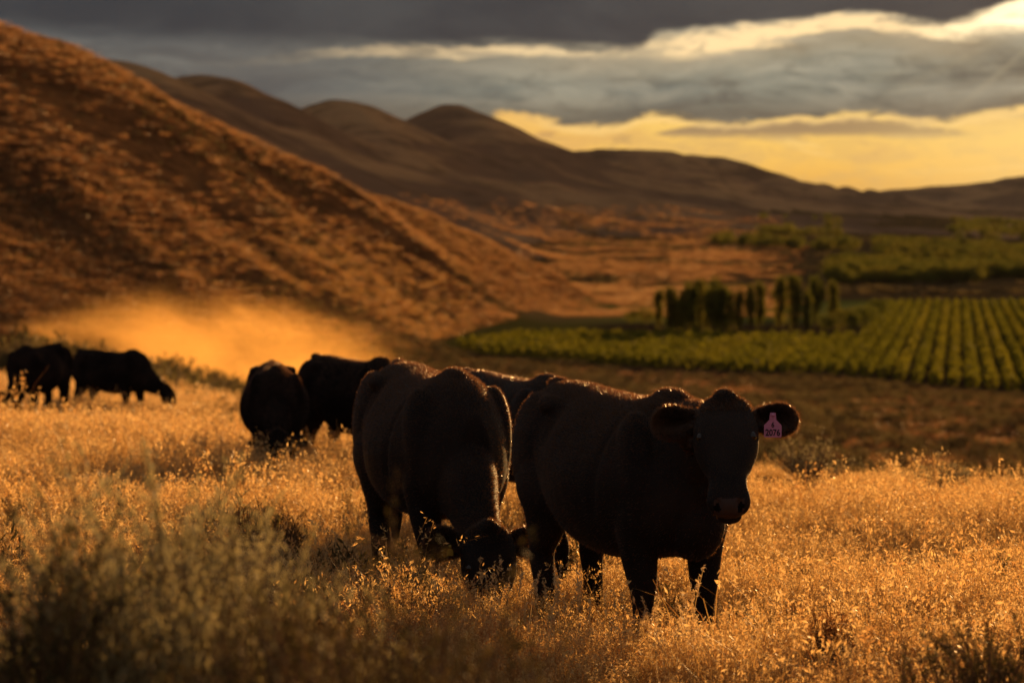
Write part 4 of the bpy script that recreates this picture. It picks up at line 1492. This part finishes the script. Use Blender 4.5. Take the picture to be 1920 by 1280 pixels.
def tree(name, label, cat, group, u, d, h, kind, var, wide=1.0):
    key = (kind, var)
    if key not in PROTO:
        (a, b), (c, e) = tree_geo(10.0 if kind == 'poplar' else 5.5, 2.0 if kind == 'poplar' else 4.6, 500 + var + (50 if kind == 'poplar' else 0), kind)
        ta, tb = mesh_np('trunk', a, b), mesh_np('crown', c, e)
        ta.materials.append(M_BARK)
        tb.materials.append(M_POPLAR)
        PROTO[key] = (ta, tb)
    ta, tb = PROTO[key]
    x = (u - 960) / F * d
    root = empty(name, (x, d, gz(x, d) - 0.05), random.uniform(0, 6.28))
    s = h / (10.0 if kind == 'poplar' else 5.5)
    root.scale = (s * wide, s * wide, s)
    tag(root, label, cat, group)
    for nm, me in (('trunk', ta), ('crown', tb)):
        o = bpy.data.objects.new(nm, me)
        COL.objects.link(o)
        o.parent = root
    return root


pop = [(1236, 478, 8.2), (1258, 470, 8.8), (1272, 474, 8.2), (1283, 462, 8.6), (1291, 476, 9.6), (1301, 466, 9.0), (1311, 472, 10.2), (1324, 478, 10.0), (1334, 464, 9.2), (1343, 472, 10.6), (1354, 466, 9.2), (1366, 474, 8.2),
       (1385, 476, 9.4), (1407, 482, 9.2), (1425, 488, 9.8), (1463, 486, 10.4), (1490, 486, 10.6), (1513, 482, 8.8), (1530, 498, 10.6), (1562, 505, 9.6)]
plb = ['leftmost poplar, standing apart at the left end of the dark grove', 'second poplar of the dark grove from its left end', 'third poplar of the dark grove from its left end', 'low poplar in the front of the grove, fourth from its left end',
       'fifth poplar of the dark grove, with a pointed top', 'sixth poplar of the dark grove, in its middle', 'seventh poplar of the dark grove, one of its tall ones', 'eighth poplar of the dark grove', 'ninth poplar of the dark grove, shorter than its neighbours',
       'tallest poplar of the dark grove, near its right end', 'eleventh poplar of the dark grove', 'last poplar at the right end of the dark grove', 'first slim poplar right of the dark grove, with a gap on both sides', 'short slim poplar between two gaps right of the grove',
       'slim poplar right of the short one, base further back', 'slim dark poplar alone in the lit gap', 'darkest straight poplar standing alone, right of the lit gap', 'shorter poplar of the pair at the right end of the row', 'taller poplar of the pair at the right end of the row',
       'last poplar, partly behind the round trees']
for k, ((u, d, h), lb) in enumerate(zip(pop, plb)):
    tree('poplar_tree', lb, 'poplar tree', 'poplars along the vineyard', u, d, h * 1.06, 'poplar', k % 5, random.uniform(0.95, 1.35))
rt = [(1552, 462, 4.2), (1580, 468, 5.0), (1604, 460, 4.4), (1622, 474, 5.4), (1645, 505, 5.8), (1195, 505, 3.4), (1212, 498, 4.2), (1180, 520, 2.6)]
rlb = ['small round tree below the end poplars', 'round tree second from the poplars, lit yellow', 'round tree third from the poplars', 'taller round tree at the corner of the vine rows', 'round tree behind the vineyard corner, last of the row',
       'low round tree just left of the poplar grove', 'dark bushy tree touching the left side of the poplar grove', 'smallest bushy tree at the foot of the hill, left of the grove']
for k, ((u, d, h), lb) in enumerate(zip(rt, rlb)):
    tree('round_tree', lb, 'tree', 'round trees beside the poplars', u, d, h, 'round', k % 3)

# woodland and orchards further up the valley read as one mass
(a, b), (c, e) = tree_geo(5.5, 4.6, 777, 'round')
wm = multi('woodland', [(a, b, 1), (c, e, 0)], [M_POPLAR, M_BARK])
px, py = [], []
r = np.random.default_rng(5)
for (u0, u1, d0, d1, n_) in [(1560, 2250, 800, 960, 900), (1640, 2300, 1010, 1300, 700), (1330, 1620, 1150, 1230, 60), (1420, 1580, 1350, 1600, 90), (1780, 2300, 1500, 2200, 400), (1470, 1600, 640, 690, 14)]:
    dd = r.uniform(d0, d1, n_)
    uu = r.uniform(u0, u1, n_)
    px.append((uu - 960) / F * dd)
    py.append(dd)
px, py = np.concatenate(px), np.concatenate(py)
kp = fbm(px / 45, py / 60, 3, 61) > -0.35
px, py = px[kp], py[kp]
pz = terrain(px, py)[0]
k_ = len(px)
sc = r.uniform(0.6, 1.25, k_)
scatter('woodland', np.stack([px, py, pz - 0.1], 1), np.stack([0 * px, 0 * px, r.uniform(0, 6.28, k_)], 1), np.stack([sc * 1.3, sc * 1.3, sc], 1), np.zeros(k_, int), [('tree', wm)],
        'dark belts of distant trees across the valley beyond the vineyard')

# ------------------------------------------------------------------ vineyard
SP = 2.35


def near_edge(c):
    """start of the row at cross position c: where the slope meets the floor"""
    # edge line from (x=-16, y=398) to (x=61, y=290) and on
    return None


corner = (1608 - 960) / F * 440
c_corner = corner * ndx + 440 * ndy
crow = np.arange(-92.0, 95.0, SP)
rows_ = 0
for k, c in enumerate(crow):
    a0 = float(np.interp(c, ec, ex)) + random.uniform(-1, 1)
    a1 = 446.0 if c < c_corner else 648.0
    if c > c_corner:
        a1 = 640 + random.uniform(-2, 2)
    tt_ = np.linspace(a0, a1, 60)
    hh_ = terrain(tt_ * rdx + c * ndx, tt_ * rdy + c * ndy)[0]
    flat_ = tt_[hh_ < -17.3]
    if len(flat_) < 8:
        continue
    a0 = float(flat_[0])
    if a1 - a0 < 32:
        continue
    r = np.random.default_rng(900 + k)
    L = a1 - a0
    # ground line
    m = int(L / 1.1)
    t = np.sort(r.uniform(0, L, m))
    n_leaf = int(L * 19)
    tl = r.uniform(0, L, n_leaf)
    hw = 0.72 + 0.12 * np.sin(tl * 0.9 + k) + 0.32 * vnoise(tl * 0.35, np.full(n_leaf, k * 3.1), 5)
    top = 1.75 + 0.38 * vnoise(tl * 0.5, np.full(n_leaf, k * 1.7), 9)
    ph = r.uniform(0, 2 * np.pi, n_leaf)
    rr = np.sqrt(r.uniform(0.35, 1.0, n_leaf))
    cc = c + np.cos(ph) * hw * rr
    hz = 0.95 + np.sin(ph) * (top - 0.95) * rr
    gap = vnoise(tl * 0.22, np.full(n_leaf, k * 7.7), 15) > -0.80
    tl, cc, hz = tl[gap], cc[gap], hz[gap]
    X = (a0 + tl) * rdx + cc * ndx
    Y = (a0 + tl) * rdy + cc * ndy
    ox, oy = (a0) * rdx + c * ndx, (a0) * rdy + c * ndy
    g0 = gz(ox, oy)
    tgx = a0 * rdx + c * ndx + np.linspace(0, L, 30) * rdx
    tgy = a0 * rdy + c * ndy + np.linspace(0, L, 30) * rdy
    tg = terrain(tgx, tgy)[0]
    Zg = np.interp(tl, np.linspace(0, L, 30), tg)
    pts = np.stack([X - ox, Y - oy, hz + Zg - g0], -1)
    Vl, Fl = leaf_cloud(pts, 0.30, r, 0.1, 0.75)
    j = rows_
    if c < c_corner:
        lb = 'short row of vines in the near block, in front of the poplars'
        lb = 'first short row of vines at the left tip of the vineyard' if j == 0 else lb
    else:
        lb = 'long row of vines running back beside the poplars to the dark trees'
        lb = 'first long row of vines, running past the right end of the poplars' if c < c_corner + SP else lb
    pt = np.arange(0.5, L, 3.0)
    Xs = (a0 + pt) * rdx + c * ndx - ox
    Ys = (a0 + pt) * rdy + c * ndy - oy
    Zs = np.interp(pt, np.linspace(0, L, 30), tg) - g0
    path = np.stack([np.stack([Xs, Ys, Zs - 0.1], -1), np.stack([Xs, Ys, Zs + 1.3], -1)], 1)
    V_, F_ = tubes(path, np.full((len(pt), 2), 0.05), 4)
    root = link('vine_row', multi('vine_row', [(Vl, Fl, 0), (V_, F_, 1)], [M_VINE, M_BARK]), None, None, (ox, oy, g0))
    tag(root, lb, 'vine row', 'rows of vines in the valley')
    rows_ += 1
print('rows', rows_)


# ------------------------------------------------------------------ dust and haze
def box(name, lo, hi):
    (x0, y0, z0), (x1, y1, z1) = lo, hi
    V = [(x0, y0, z0), (x1, y0, z0), (x1, y1, z0), (x0, y1, z0), (x0, y0, z1), (x1, y0, z1), (x1, y1, z1), (x0, y1, z1)]
    Fq = [(3, 2, 1, 0), (4, 5, 6, 7), (0, 1, 5, 4), (1, 2, 6, 5), (2, 3, 7, 6), (3, 0, 4, 7)]
    return mesh_np(name, np.array(V, float), np.array(Fq))


def volume(name, density, color, aniso):
    m = bpy.data.materials.new(name)
    m.use_nodes = True
    m.node_tree.nodes.clear()
    s = G(m.node_tree)
    v = s.node('ShaderNodeVolumePrincipled')
    v.inputs['Color'].default_value = (*color, 1)
    v.inputs['Anisotropy'].default_value = aniso
    dens = density(s) if callable(density) else density
    s.put(v.inputs['Density'], dens)
    o = s.node('ShaderNodeOutputMaterial')
    m.node_tree.links.new(v.outputs[0], o.inputs['Volume'])
    return m


def dust_density(s):
    tcn = s.node('ShaderNodeTexCoord').outputs['Object']          # object space, metres
    sp_ = s.node('ShaderNodeSeparateXYZ')
    s.t.links.new(tcn, sp_.inputs[0])
    X, Y, Z = sp_.outputs
    nz = s.noise(scaled(s, tcn, (1.0, 0.6, 1.7)), 0.085, 4, 0.6, 1.2)
    # billow: thick near the ground, thinning upward, and to every side of the box
    ex_ = s.m('MULTIPLY', X, 1 / 17.5)
    ey_ = s.m('MULTIPLY', Y, 1 / 30.0)
    ez_ = s.m('MULTIPLY', Z, 1 / 7.5)
    r2 = s.m('ADD', s.m('ADD', s.m('MULTIPLY', ex_, ex_), s.m('MULTIPLY', ey_, ey_)), s.m('MULTIPLY', ez_, ez_))
    e = s.step(s.m('ADD', r2, s.m('MULTIPLY_ADD', nz, 1.6, -0.8)), 0.95, 0.0)
    e = s.m('MULTIPLY', e, e)
    return s.m('MULTIPLY', s.m('MULTIPLY', e, s.step(nz, 0.62, 0.38, 0.06, 1.0)), 0.056)


dx0, dy0 = (370 - 960) / F * 165, 165.0
dz0 = gz(dx0, dy0)
dm = box('dust', (-34, -36, -2.5), (34, 36, 20))
dust = link('dust', dm, volume('dust', dust_density, (1.0, 0.60, 0.20), 0.6), None, (dx0, dy0, dz0))
tag(dust, 'golden backlit dust raised behind the far cows', kind='stuff')

zmin = float(Vt[:, 2].min()) - 1.0
hz_ = link('haze', box('haze', (-7500, -7200, zmin), (7500, 7200, max(float(Vt[:, 2].max()) + 5, 60))), volume('haze', 0.000007, (0.78, 0.80, 0.90), 0.15))
tag(hz_, 'thin warm evening haze over the valley', kind='stuff')
print('terrain top', Vt[:, 2].max(), 'bottom', zmin)
